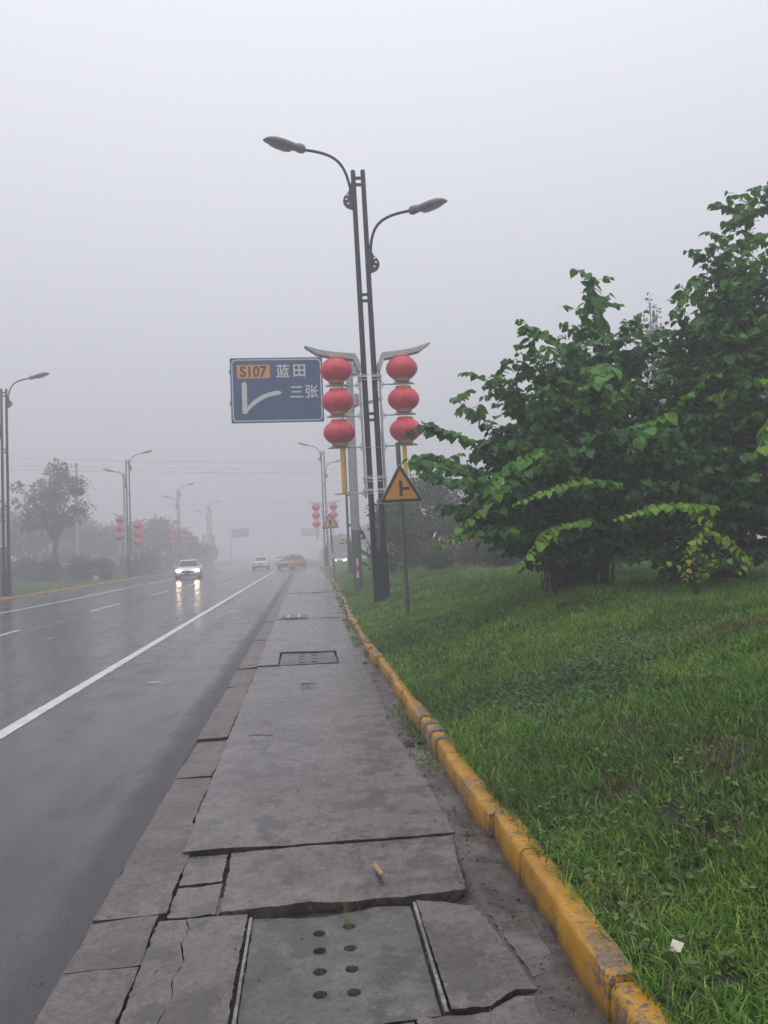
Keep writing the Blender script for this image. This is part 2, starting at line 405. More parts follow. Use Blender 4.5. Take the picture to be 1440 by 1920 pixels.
# left kerb
def kerb_run(name, xf, y0, y1, ln, side, seed, w=.112, h=.14):
    rnd = random.Random(seed); b = MB(); y = y0
    while y < y1:
        L = ln * rnd.uniform(.75, 1.2); ya, yb = y + .0035, y + L - .0035
        q = 2.3 if (side > 0 and y > 10) else 1.0
        if q > 1 and rnd.random() < .10: y += L * .5; continue
        ya += .012 * (q - 1); jx, jz, ta = q * rnd.uniform(-.014, .012), q * rnd.uniform(-.016, .006), q * rnd.uniform(-.02, .02)
        prof = [(0, -.06), (.003, .05), (.006, h - .028), (.013, h - .012), (.028, h - .003), (.044, h), (w, h - .002), (w, -.06)]
        P = []; m = max(2, int(L / .12)) if y < 12 else 2
        for q in range(m):
            yy = ya + (yb - ya) * q / (m - 1)
            for (px, pz) in prof:
                e = .0 if (0 < q < m - 1) else -.004
                n1 = (vnoise(yy * 9, pz * 30 + px * 30, 1, seed) - .5) * .003 if y < 12 else 0
                P.append((float(xf(yy)) + side * (px + jx + n1 - (e if px < .02 else 0)) + ta * (yy - ya) * side, yy, pz + (jz + n1 * .6 + e if pz > 0 else 0)))
        n = len(prof); F = []
        for q in range(m - 1):
            for k in range(n - 1): F.append((q * n + k, q * n + k + 1, (q + 1) * n + k + 1, (q + 1) * n + k))
        b.add(P, F, True)
        b.add(P[:n], [tuple(range(n))]); b.add(P[-n:], [tuple(range(n))[::-1]])
        y += L
    o = b.build(name, M['kerb']); o.data.set_sharp_from_angle(angle=R(32)); o['kind'] = 'structure'; return o
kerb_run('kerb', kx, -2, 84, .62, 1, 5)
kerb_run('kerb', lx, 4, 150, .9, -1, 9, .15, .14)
# mortar joints on the near kerb (three bare grey bands)
b = MB()
for (y0, y1) in ((6.10, 6.18), (5.84, 5.94), (5.60, 5.645), (11.9, 11.94)):
    x = float(kx(y0)); prof = [(-.010, .0), (-.003, .10), (.006, .128), (.022, .142), (.05, .1445), (.110, .1435), (.110, .1), (.04, .1), (.02, 0)]
    n = len(prof); P = [(x + px, y0 + .01 * math.sin(pz * 40), pz) for px, pz in prof] + [(x + px, y1 + .008 * math.sin(pz * 31 + 1), pz) for px, pz in prof]
    b.add(P, [tuple(range(n))[::-1], tuple(range(n, 2 * n))] + [(i, (i + 1) % n, (i + 1) % n + n, i + n) for i in range(n)])
M['mortar'] = simple('mortar', (.17, .155, .15), .6, 0, .25, 30, .5, .6)
b.build('kerb_joints', M['mortar'])['kind'] = 'structure'

# gutter bed under the slabs: rough, with rubble height
def bedz(x, y):
    r = np.clip((x - .60) / .12, 0, 1)
    z = -.055 + r * (.050 + (fbm(x, y, 14, 2, 4) - .5) * .034 + (fbm(x, y, 2.2, 5) - .5) * .022)
    return z
xsb = list(np.linspace(-.95, .55, 6)) + list(np.linspace(.58, 1.0, 26))
grid_sheet('pavement_bed', lambda y: [q if q < .6 else .6 + (q - .6) * (float(kx(y)) + .03 - .6) / .4 for q in xsb], list(np.arange(1.6, 9, .022)) + list(np.arange(9, 20, .06)) + list(np.arange(20, 84.5, .5)), bedz, M['bed'])

# ------------------------------------------------------------------ pavement slabs
def jag(p, q, amp, seg, rnd):
    p, q = Vector(p), Vector(q); n = max(1, int((q - p).length / seg)); d = (q - p).normalized() if (q - p).length > 0 else Vector((1, 0)); nn = Vector((-d.y, d.x))
    out = [p]; off = 0
    for k in range(1, n):
        off = off * .72 + rnd.uniform(-1, 1) * amp * .8; jt = rnd.uniform(-1, 1) * amp * .9 + (rnd.uniform(0, 2.2) * amp if rnd.random() < .12 else 0)
        out.append(p.lerp(q, k / n) + nn * (off + jt))
    return out
def inside(poly, x, y):
    c = False; j = len(poly) - 1
    for i in range(len(poly)):
        xi, yi = poly[i]; xj, yj = poly[j]
        if (yi > y) != (yj > y) and x < (xj - xi) * (y - yi) / (yj - yi) + xi: c = not c
        j = i
    return c
def slab(b, corners, zt, thick=.06, amp=.006, seg=.022, step=.09, seed=0, holes=(), und=.006, amps=None, tilt=(0, 0)):
    rnd = random.Random(seed); out = []
    for i in range(len(corners)):
        a = amps[i] if amps else amp
        out += jag(corners[i], corners[(i + 1) % len(corners)], a * .5, seg, rnd)
    outline = [(p.x, p.y) for p in out]
    loops = [outline] + [list(h) for h in holes]
    V = []; E = []
    for lp in loops:
        s0 = len(V); V += [Vector(p) for p in lp]; E += [(s0 + k, s0 + (k + 1) % len(lp)) for k in range(len(lp))]
    x0, x1 = min(p[0] for p in outline), max(p[0] for p in outline); y0, y1 = min(p[1] for p in outline), max(p[1] for p in outline)
    yy = y0 + step / 2
    while yy < y1:
        xx = x0 + step / 2
        while xx < x1:
            p = (xx + rnd.uniform(-.2, .2) * step, yy + rnd.uniform(-.2, .2) * step)
            if inside(outline, *p) and not any(inside(h, *p) for h in holes): V.append(Vector(p))
            xx += step
        yy += step
    ov, oe, of, _a, _b, _c = delaunay_2d_cdt(V, E, [], 0, 1e-6)
    cx, cy = (x0 + x1) / 2, (y0 + y1) / 2
    def zz(x, y): return zt + und * 2 * (float(fbm(x, y, 2.6, seed * .37)) - .5) + tilt[0] * (x - cx) + tilt[1] * (y - cy)
    P = [(p.x, p.y, zz(p.x, p.y)) for p in ov]; F = []
    for f in of:
        mx = sum(ov[i].x for i in f) / 3; my = sum(ov[i].y for i in f) / 3
        if inside(outline, mx, my) and not any(inside(h, mx, my) for h in holes): F.append(tuple(f))
    b.add(P, F, True)
    for li, lp in enumerate(loops):
        n = len(lp); ins = .004 if li == 0 else 0
        if li == 0:                                                     # worn, undercut edge
            def und_(x, y, d):
                q = math.hypot(x - cx, y - cy) + 1e-6; return (x - (x - cx) / q * d, y - (y - cy) / q * d)
            P = [(x, y, zz(x, y)) for x, y in lp] + [(*und_(x, y, .006), zz(x, y) - .009) for x, y in lp] + [(*und_(x, y, .045), zt - thick) for x, y in lp]
            b.add(P, [(i + o_ * n, (i + 1) % n + o_ * n, (i + 1) % n + n + o_ * n, i + n + o_ * n) for i in range(n) for o_ in (0, 1)])
        else:
            P = [(x, y, zz(x, y)) for x, y in lp] + [(x, y, zt - thick) for x, y in lp]
            b.add(P, [(i, (i + 1) % n, (i + 1) % n + n, i + n) for i in range(n)])
    return outline
A, Bm = .010, .006
b = MB(); K = .872
# far to near main slabs (x -.655 to ragged right edge)
slab(b, [(-.665, .8), (.30, .8), (.30, 2.545), (.0, 2.53), (-.3, 2.52), (-.665, 2.50)], -.012, seed=1, und=.008)
slab(b, [(.315, .8), (.80, .8), (.79, 2.60), (.66, 2.62), (.55, 2.55), (.315, 2.56)], -.006, seed=2, und=.012, amp=.012)
CR = [(-.535, 2.515), (-.525, 2.66), (-.503, 2.80), (-.52, 2.92), (-.498, 3.04), (-.53, 3.18), (-.515, 3.29), (-.54, 3.383)]
slab(b, [(x + .0025, y) for x, y in CR[:1]] + [(-.30, 2.54), (-.288, 3.385)] + [(x + .0018, y) for x, y in CR[:0:-1]], .0, seed=31, und=.006, amps=[.006, .006, .006] + [.004] * 8)
slab(b, [(-.655, 2.52)] + [(x - .0015, y) for x, y in CR] + [(-.652, 3.39)], -.002, seed=31, und=.006, amps=[.004] + [.004] * 7 + [.006, .01])                       # slab left of the cover
slab(b, [(.427, 2.57), (.56, 2.565), (.66, 2.64), (.735, 2.63), (.70, 3.0), (.655, 3.28), (.427, 3.375)], .0, seed=4, und=.010, amp=.006, amps=[.006, .006, .006, .007, .007, .006, .002])
slab(b, [(.745, 2.72), (.85, 2.76), (.858, 3.36), (.70, 3.30), (.715, 3.0)], -.004, seed=5, und=.016, amp=.012)
slab(b, [(-.40, 3.405), (-.05, 3.43), (.17, 3.40), (.44, 3.405), (.655, 3.42), (.715, 4.05), (-.415, 4.068)], .008, seed=6, und=.008, amp=.007)   # slab in front of the step
slab(b, [(-.622, 3.41), (-.425, 3.41), (-.424, 3.72), (-.626, 3.705)], .0, seed=7, amp=.007)
slab(b, [(-.624, 3.728), (-.43, 3.738), (-.432, 4.06), (-.628, 4.065)], .002, seed=8, amp=.007)
slab(b, [(-.665, 4.10), (.0, 4.085), (.74, 4.075), (.72, 5.2), (.69, 6.6), (.73, 8.4), (.74, 10.5), (-.675, 10.62)], .018, seed=9, und=.010, step=.12, seg=.05, amps=[.006, .006, .014, .014, .014, .014, .006, .006])
slab(b, [(-.675, 10.66), (-.40, 10.66), (-.405, 12.0), (-.69, 12.02)], .03, seed=10, seg=.1, step=.2, tilt=(0, .006))
slab(b, [(.43, 10.56), (.80, 10.54), (.84, 12.0), (.435, 12.02)], .018, seed=11, seg=.1, step=.2)
def slabrow(y0, y1, seed, z=.02): slab(b, [(-.69, y0), (float(kx(y0)) - .17, y0 - .1), (float(kx(y1)) - .14, y1 - .1), (-.71, y1)], z, seed=seed, seg=.2, step=.4, amp=.014, und=.014)
slabrow(12.06, 18.05, 12); slabrow(18.12, 24.1, 13, .028); slabrow(24.2, 30.2, 14, .012); slabrow(30.3, 38.4, 15, .024); slabrow(38.5, 47, 16, .018); slabrow(47.1, 60, 17); slabrow(60.1, 84, 18)
# broken concrete margin between the slabs and the kerb
rnd = random.Random(19); yy = 3.40
while yy < 24:
    L = rnd.uniform(.28, .95) * (1 if yy < 9 else 1.8); xr = float(kx(yy)) - .004; xl = .755 + rnd.uniform(-.012, .03) + max(0, xr - .9) * .9
    slab(b, [(xl, yy + .02), (xr, yy + .012 + rnd.uniform(-.03, .03)), (xr, yy + L - .012), (xl + rnd.uniform(-.02, .03), yy + L - .02)], rnd.uniform(-.016, .004), seed=200 + int(yy * 10), amp=.022, amps=[.02, .003, .02, .03], und=.016, seg=.022 if yy < 9 else .08, step=.06 if yy < 9 else .2)
    yy += L
slab(b, [(.755, 1.4), (.868, 1.4), (.868, 2.69), (.80, 2.66), (.80, 2.60)], -.016, seed=301, amp=.012, und=.014)
b.build('sidewalk', M['slab'])['kind'] = 'structure'
# narrow edging strip against the asphalt
b = MB(); yy = 0.9; rnd = random.Random(3)
cuts = [.9, 2.0, 3.02, 3.42, 3.86, 4.55, 5.5, 6.6, 7.9, 9.2, 10.6, 12.3, 14, 16, 18, 20.5, 23, 26, 30, 35, 40, 47, 55, 65, 84]
for i in range(len(cuts) - 1):
    y0, y1 = cuts[i] + .006, cuts[i + 1] - .006; sg = .04 if y1 < 12 else .25
    nx = -.659 if y0 < 3.3 else (-.632 if y0 < 4.2 else -.682)
    slab(b, [(-.93, y0), (nx, y0 + .02), (nx, y1 + .01), (-.93, y1)], .004 + rnd.uniform(-.006, .006), seed=40 + i, seg=sg, step=.1 if y1 < 12 else .5, und=.014, amps=[.004, .006, .004, .004])
b.build('edging', M['strip'])['kind'] = 'structure'

# ---- slotted drain covers
def disc(cx, cy, r, n=14, sx=1.0): return [(cx + r * sx * math.cos(2 * math.pi * k / n), cy + r * math.sin(2 * math.pi * k / n)) for k in range(n)]
M['aggregate'] = mat_concrete('aggregate_strip', (.20, .19, .18), (.30, .29, .27), (.40, .38, .36), .7, .35, .6)
HOLES = [(.010, 3.20), (.131, 3.235), (.008, 3.065), (.126, 3.064), (.005, 2.915), (.123, 2.915), (.003, 2.767), (.120, 2.762)]
root = empty('drain_cover', (0, 0, 0), 0, 'near concrete drain cover with eight round holes set below the slabs around it', 'drain cover', 'drain covers in the pavement')
b = MB()
slab(b, [(-.268, 2.575), (.12, 2.56), (.395, 2.575), (.40, 3.365), (.26, 3.385), (.17, 3.36), (.0, 3.335), (-.1, 3.35), (-.262, 3.375)], -.018, seed=21, und=.004, step=.05, amp=.003, thick=.05, holes=[disc(x, y, .026) for x, y in HOLES])
b.build('cover_plate', M['cover'], root)
b = MB()
b.box((.065, 2.995, -.0575), (.26, .62, .008))
b.build('hole_silt', M['soil'], root)
for (xa, xb, ya, yb) in ((-.284, -.272, 2.56, 3.36), (.406, .419, 2.57, 3.37)):
    b = MB(); slab(b, [(xa, ya), (xb, ya), (xb + .006, yb), (xa + .006, yb)], -.004, seed=22, amp=.0015, seg=.03, step=.05, und=.003); b.build('edge_strip', M['aggregate'], root)
def cover_small(cx, cy, w, d, z, lab, seed, tiltx=0):
    r = empty('drain_cover', (0, 0, 0), 0, lab, 'drain cover', 'drain covers in the pavement')
    for k in (0, 1):
        y0 = cy - d / 2 + k * d / 2
        hs = [[(cx + sx + s, y0 + d / 4 + (q - .5) * .3 + t) for s, t in ((-.045, -.045), (.045, -.045), (.045, .045), (-.045, .045))] for sx in (-.09, .09) for q in (0, 1)]
        b = MB(); slab(b, [(cx - w / 2, y0 + .012), (cx + w / 2, y0 + .012), (cx + w / 2, y0 + d / 2 - .012), (cx - w / 2, y0 + d / 2 - .012)], z - .012 * k, seed=seed + k, seg=.1, step=.15, amp=.004, holes=hs, und=.012, tilt=(0.0, .02 * (1 - 2 * k)))
        b.build('cover_plate', M['cover'], r)
cover_small(.01, 11.30, .78, 1.3, .022, 'pair of slotted drain covers between two slabs beyond the large smooth slab', 60)
M['slot'] = simple('slot', (.02, .018, .017), .6)
r = empty('drain_grate', (0, 0, 0), 0, 'farthest small ribbed drain grate on the wet slabs before the lantern post', 'drain cover', 'drain covers in the pavement')
MB().box((-.28, 18.75, .036), (.62, 1.0, .012)).build('frame', M['cover'], r)
bb = MB()
for k in range(2): bb.box((-.42 + .26 * k, 18.75, .046), (.05, .95, .02))
bb.build('bar', M['bracket_white'], r)

# ------------------------------------------------------------------ painted lines
def line_patch(b, x0, y0, x1, y1, w, ragged=0.0, step=.5, seed=0):
    rnd = random.Random(seed); n = max(1, int((y1 - y0) / step)); P = []
    for k in range(n + 1):
        t = k / n; x = x0 + (x1 - x0) * t; y = y0 + (y1 - y0) * t
        P += [(x - w / 2 + rnd.uniform(-ragged, ragged), y, .004), (x + w / 2 + rnd.uniform(-ragged, ragged), y, .004)]
    b.add(P, [(2 * k, 2 * k + 1, 2 * k + 3, 2 * k + 2) for k in range(n)])
b = MB(); line_patch(b, -2.73, .5, -2.78, 18, .14, .007, .025, 1); line_patch(b, -2.78, 18, -2.92, 74, .14, .0, 2)
line_patch(b, -9.75, 10, -9.85, 37, .13, 0, 3); line_patch(b, -9.85, 37, -10.8, 78, .13, 0, 3); line_patch(b, -10.8, 78, -11.6, 150, .13, 0, 6)
b.build('road_line', M['line_white'], fix=False)['kind'] = 'structure'
b = MB()
for k, y in enumerate((5, 15, 25, 35, 45, 55, 65, 75, 85, 95, 105)): line_patch(b, -6.68, y, -6.68, y + 4.0, .13, 0, 1)
b.build('centre_line', M['line_yellow'], fix=False)['kind'] = 'structure'

# ------------------------------------------------------------------ grass
def blades(name, N, xf, yf, zfn, hf, wf, mat, segs=2, label=None):
    """many separate bent grass blades as one sheet of ground cover"""
    V = []; 
    y = yf; x = xf; n = len(x); z = zfn(x, y)
    ang = RNG.uniform(0, 2 * np.pi, n); bend = RNG.uniform(.2, 1.25, n)
    h = hf; w = wf
    dx, dy = np.cos(ang), np.sin(ang); px, py = -dy, dx
    tw = RNG.uniform(-.8, .8, n); px2 = px * np.cos(tw) + dx * np.sin(tw); py2 = py * np.cos(tw) + dy * np.sin(tw)
    rows = []; ts = [0, .45, .8, 1.0] if segs == 3 else [0, .55, 1.0]
    for t in ts:
        rr = h * bend * t ** 1.9; zz = z - .006 + h * t * (1 - .42 * bend * t)
        cx, cy = x + dx * rr, y + dy * rr; ww = w * (1 - t ** 2.2) * .5
        if t == 1.0: rows.append(np.stack([cx, cy, zz], 1)[:, None, :])
        else: rows.append(np.stack([np.stack([cx - px2 * ww, cy - py2 * ww, zz], 1), np.stack([cx + px2 * ww, cy + py2 * ww, zz], 1)], 1))
    V = np.concatenate(rows, 1); k = V.shape[1]; base = (np.arange(n) * k)[:, None]
    if segs == 3: pat = np.array([0, 1, 3, 2, 2, 3, 5, 4, 4, 5, 6]); sz = [4, 4, 3]
    else: pat = np.array([0, 1, 3, 2, 2, 3, 4]); sz = [4, 3]
    loops = (base + pat[None]).ravel(); sizes = np.tile(sz, n)
    patch = fbm(x, y, .8, 21); patch2 = fbm(x, y, 3.5, 4)
    sh = .22 + .95 * (patch * .55 + patch2 * .45 - .26) + RNG.normal(0, .20, n); sh = np.maximum(sh, .16)
    for (bx, by, br) in BARE:
        q = np.exp(-(((x - bx) ** 2 + (y - by) ** 2) / br ** 2)); sh = np.where(RNG.random(n) < q * .8, RNG.uniform(0, .13, n), sh)
    sh = np.where(RNG.random(n) < .055, RNG.uniform(0, .12, n), sh)
    return np_mesh(name, V.reshape(-1, 3), loops, sizes, mat, None, {'shade': np.repeat(np.clip(sh, 0.0, 1), k)})
BARE = [(1.65, 3.09, .11), (1.53, 3.81, .13), (2.05, 3.75, .2), (1.9, 4.6, .14), (1.16, 2.85, .10), (3.4, 6, .3)]
def scatter(area, dens):
    y0, y1 = area; n = int(dens * (y1 - y0)); return n
gx, gy, gh, gw = [], [], [], []
for (y0, y1, dens, h0, h1, wd) in ((1.3, 3.0, 17000, .03, .08, .0066), (3.0, 5.0, 11000, .03, .09, .0072), (5.0, 8.5, 6200, .03, .095, .0085), (8.5, 15, 2700, .035, .10, .012)):
    w_max = .62 * y1 + 1.1; n = int(dens * (y1 - y0) * w_max)
    y = RNG.uniform(y0, y1, n); x = kx(y) + .085 + RNG.random(n) * w_max
    keep = (x < .66 * y + .9) & (fbm(x, y, 5, 9) > .27)
    d = x - kx(y) - .1
    bare = np.zeros(n)
    for (bx, by, br) in BARE: bare += np.exp(-(((x - bx) ** 2 + (y - by) ** 2) / br ** 2))
    keep &= RNG.random(n) > bare * .8
    keep &= ~((d < .14) & (RNG.random(n) < .45) & (y < 5))
    x, y, d = x[keep], y[keep], d[keep]; n = len(x)
    h = RNG.uniform(h0, h1, n) * (.55 + .9 * fbm(x, y, 2.0, 31)) * np.where(RNG.random(n) < .06, 1.6, 1.0) * np.where(d < .16, 1.3, 1.0)
    gx.append(x); gy.append(y); gh.append(h); gw.append(np.full(n, wd) * RNG.uniform(.6, 1.35, n))
x, y, h, w = (np.concatenate(q) for q in (gx, gy, gh, gw))
o = blades('grass', 0, x, y, bank, h, w, M['grass'], 3); o['kind'] = 'stuff'; o['label'] = 'short wet green lawn on the bank behind the yellow kerb'
gx, gy, gh, gw = [], [], [], []
for (y0, y1, dens, h0, h1, wd, wm) in ((15, 26, 620, .05, .12, .016, 13), (26, 48, 190, .06, .14, .03, 18), (48, 84, 60, .08, .18, .06, 20)):
    n = int(dens * (y1 - y0) * wm); y = RNG.uniform(y0, y1, n); x = kx(y) + .1 + RNG.random(n) * wm; keep = x < .62 * y + 1; x, y = x[keep], y[keep]; n = len(x)
    gx.append(x); gy.append(y); gh.append(RNG.uniform(h0, h1, n)); gw.append(np.full(n, wd) * RNG.uniform(.6, 1.3, n))
x, y, h, w = (np.concatenate(q) for q in (gx, gy, gh, gw))
o = blades('far_grass', 0, x, y, bank, h, w, M['grass'], 2); o['kind'] = 'stuff'; o['label'] = 'green lawn running back along the pavement into the fog'
n = 60000; y = RNG.uniform(22, 110, n) ; x = lx(y) - .16 - RNG.random(n) ** 1.5 * 16
o = blades('verge_grass', 0, x, y, lbank, RNG.uniform(.06, .16, n), RNG.uniform(.02, .06, n), M['grass'], 2); o['kind'] = 'stuff'; o['label'] = 'grass verge across the road beneath the clipped bushes'
# clover patch
n = 4300; th = RNG.uniform(0, 2 * np.pi, n); rr = np.abs(RNG.normal(0, .62, n)) ** .8 * (1 + .25 * np.sin(3 * th))
x = 2.10 + rr * np.cos(th) * .72 + .25 * rr * np.sin(th); y = 6.0 + rr * np.sin(th) * .85
Vs, Ls, Ss, Sh = [], [], [], []
z = bank(x, y) + RNG.uniform(.045, .085, n); sz = RNG.uniform(.008, .0145, n); rot = RNG.uniform(0, 6.28, n); tlx, tly = RNG.normal(0, .3, n), RNG.normal(0, .3, n)
pts = []
for k in range(3):
    a = rot + k * 2.094
    for (u, v) in ((0.05, 0), (.75, -.55), (1.35, -.4), (1.25, 0), (1.35, .4), (.75, .55)):
        ux = (u * np.cos(a) - v * np.sin(a)) * sz; uy = (u * np.sin(a) + v * np.cos(a)) * sz
        pts.append(np.stack([x + ux, y + uy, z + tlx * ux + tly * uy - .15 * abs(v) * sz], 1))
V = np.stack(pts, 1); pat = np.concatenate([np.arange(6) + 6 * k for k in range(3)])
loops = ((np.arange(n) * 18)[:, None] + pat[None]).ravel()
o = np_mesh('clover', V.reshape(-1, 3), loops, np.full(3 * n, 6), M['clover'], None, {'shade': np.repeat(RNG.random(n), 18)}); o['kind'] = 'stuff'; o['label'] = 'blue green clover patch in the lawn'
# broad leaved weeds among the blades
n = 1500; y = 1.6 + 8 * RNG.random(n) ** 1.3; x = kx(y) + .14 + RNG.random(n) * (.6 * y + .2); kk = fbm(x, y, 1.3, 55) > .48; x, y = x[kk], y[kk]; n = len(x)
P_, A_, N_, S_, H_ = [], [], [], [], []
for q in range(5):
    a = RNG.uniform(0, 6.28, n); P_.append(np.stack([x, y, bank(x, y) + RNG.uniform(.025, .06, n)], 1)); A_.append(np.stack([np.cos(a), np.sin(a), RNG.uniform(-.2, .5, n)], 1)); N_.append(np.stack([RNG.normal(0, .3, n), RNG.normal(0, .3, n), np.ones(n)], 1)); S_.append(RNG.uniform(.015, .042, n)); H_.append(RNG.uniform(.3, .95, n))
WEED = tuple(np.concatenate(q) for q in (P_, A_, N_, S_, H_))
# crumbs of broken concrete and grit along the gutter
b = MB(); rnd = random.Random(77)
for k in range(620):
    y = rnd.uniform(2.0, 13) if k < 480 else rnd.uniform(13, 30); x = float(kx(y)) - abs(rnd.gauss(.10, .05)) - .015
    if k % 7 == 0: x = rnd.uniform(-.66, .7); 
    s = rnd.uniform(.003, .010) * (1 if x > .6 else .55); zb = float(bedz(np.array([x]), np.array([y]))[0]) if x > .70 else (.03 if 4.1 < y < 12 else .006)
    rm = Euler((rnd.uniform(0, 3), rnd.uniform(0, 3), rnd.uniform(0, 3))).to_matrix()
    b.box((x, y, zb + s * .3), (s * rnd.uniform(.8, 2), s * rnd.uniform(.8, 2), s * rnd.uniform(.4, .9)), rm)
o = b.build('rubble', M['strip']); o['kind'] = 'stuff'; o['label'] = 'crumbs of broken concrete and grit along the gutter'

n = 5200; y = RNG.uniform(5, 42, n); x = kx(y) - .01 - np.abs(RNG.normal(0, .075, n)); k = fbm(x * 0, y, 1.5, 77) > .54; x, y = x[k], y[k]; n = len(x)
o = blades('gutter_weeds', 0, x, y, lambda a, b_: a * 0 + .005, RNG.uniform(.02, .07, n), RNG.uniform(.005, .012, n), M['grass'], 2); o['kind'] = 'stuff'; o['label'] = 'weeds growing in the crack between pavement and kerb'
V = []; n = 420; F = []
for k in range(n):
    y = 1.9 + 26 * RNG.random() ** 1.7; x = RNG.uniform(-.9, .72) if k % 4 else RNG.uniform(-2.6, -.95); z = .028 if x > -.66 and y > 4.1 else (.014 if x > -.93 else .006)
    a = RNG.uniform(0, 6.28); L = RNG.uniform(.004, .016); w = L * RNG.uniform(.15, .6); c, q = math.cos(a), math.sin(a); s0 = len(V)
    V += [(x - c * L, y - q * L, z), (x + q * w, y - c * w, z + L * .3), (x + c * L, y + q * L, z), (x - q * w, y + c * w, z + L * .25)]; F += [(s0, s0 + 1, s0 + 2, s0 + 3)]
b = MB(); b.add(V, F); o = b.build('leaf_litter', M['twig'], fix=False); o['kind'] = 'stuff'; o['label'] = 'tiny dark bits of leaf and grit strewn over the wet paving'

# ------------------------------------------------------------------ foliage tools
HEART = np.array([[0, 0, 0], [0, .5, -.05], [0, 1.05, -.22], [-.24, -.13, .04], [-.49, .16, .07], [-.43, .52, .02], [-.17, .84, -.12], [.24, -.13, .04], [.49, .16, .07], [.43, .52, .02], [.17, .84, -.12]])
HPAT = np.array([0, 3, 4, 1, 1, 4, 5, 1, 5, 6, 2, 0, 1, 8, 7, 1, 9, 8, 1, 2, 10, 9]); HSZ = [4, 3, 4, 4, 3, 4]
OVAL = np.array([[0, 0, 0], [-.30, .4, .04], [0, 1, -.08], [.30, .4, .04]]); OPAT = np.array([0, 3, 2, 1]); OSZ = [4]
def leaf_mesh(name, P, Ax, Nm, S, Sh, mat, parent, shape='heart'):
    T, pat, sz = (HEART, HPAT, HSZ) if shape == 'heart' else (OVAL, OPAT, OSZ)
    P, Ax, Nm, S, Sh = (np.asarray(q, float) for q in (P, Ax, Nm, S, Sh))
    Ax = Ax / np.linalg.norm(Ax, axis=1)[:, None]; Sd = np.cross(Ax, Nm); Sd /= np.linalg.norm(Sd, axis=1)[:, None] + 1e-9; Nn = np.cross(Sd, Ax)
    V = P[:, None] + S[:, None, None] * (T[None, :, 0:1] * Sd[:, None] + T[None, :, 1:2] * Ax[:, None] + T[None, :, 2:3] * Nn[:, None])
    n, k = len(P), len(T); loops = ((np.arange(n) * k)[:, None] + pat[None]).ravel()
    return np_mesh(name, V.reshape(-1, 3), loops, np.tile(sz, n), mat, parent, {'shade': np.repeat(np.clip(Sh, 0, 1), k)}, sm=(shape != 'heart'))
M['weed'] = mat_leaf('weed_leaves', [(0, (.035, .085, .02)), (1, (.15, .24, .045))], .25, .45)
o = leaf_mesh('weeds', *WEED, M['weed'], None, 'oval'); o['kind'] = 'stuff'; o['label'] = 'small broad leaved weeds among the lawn grass'
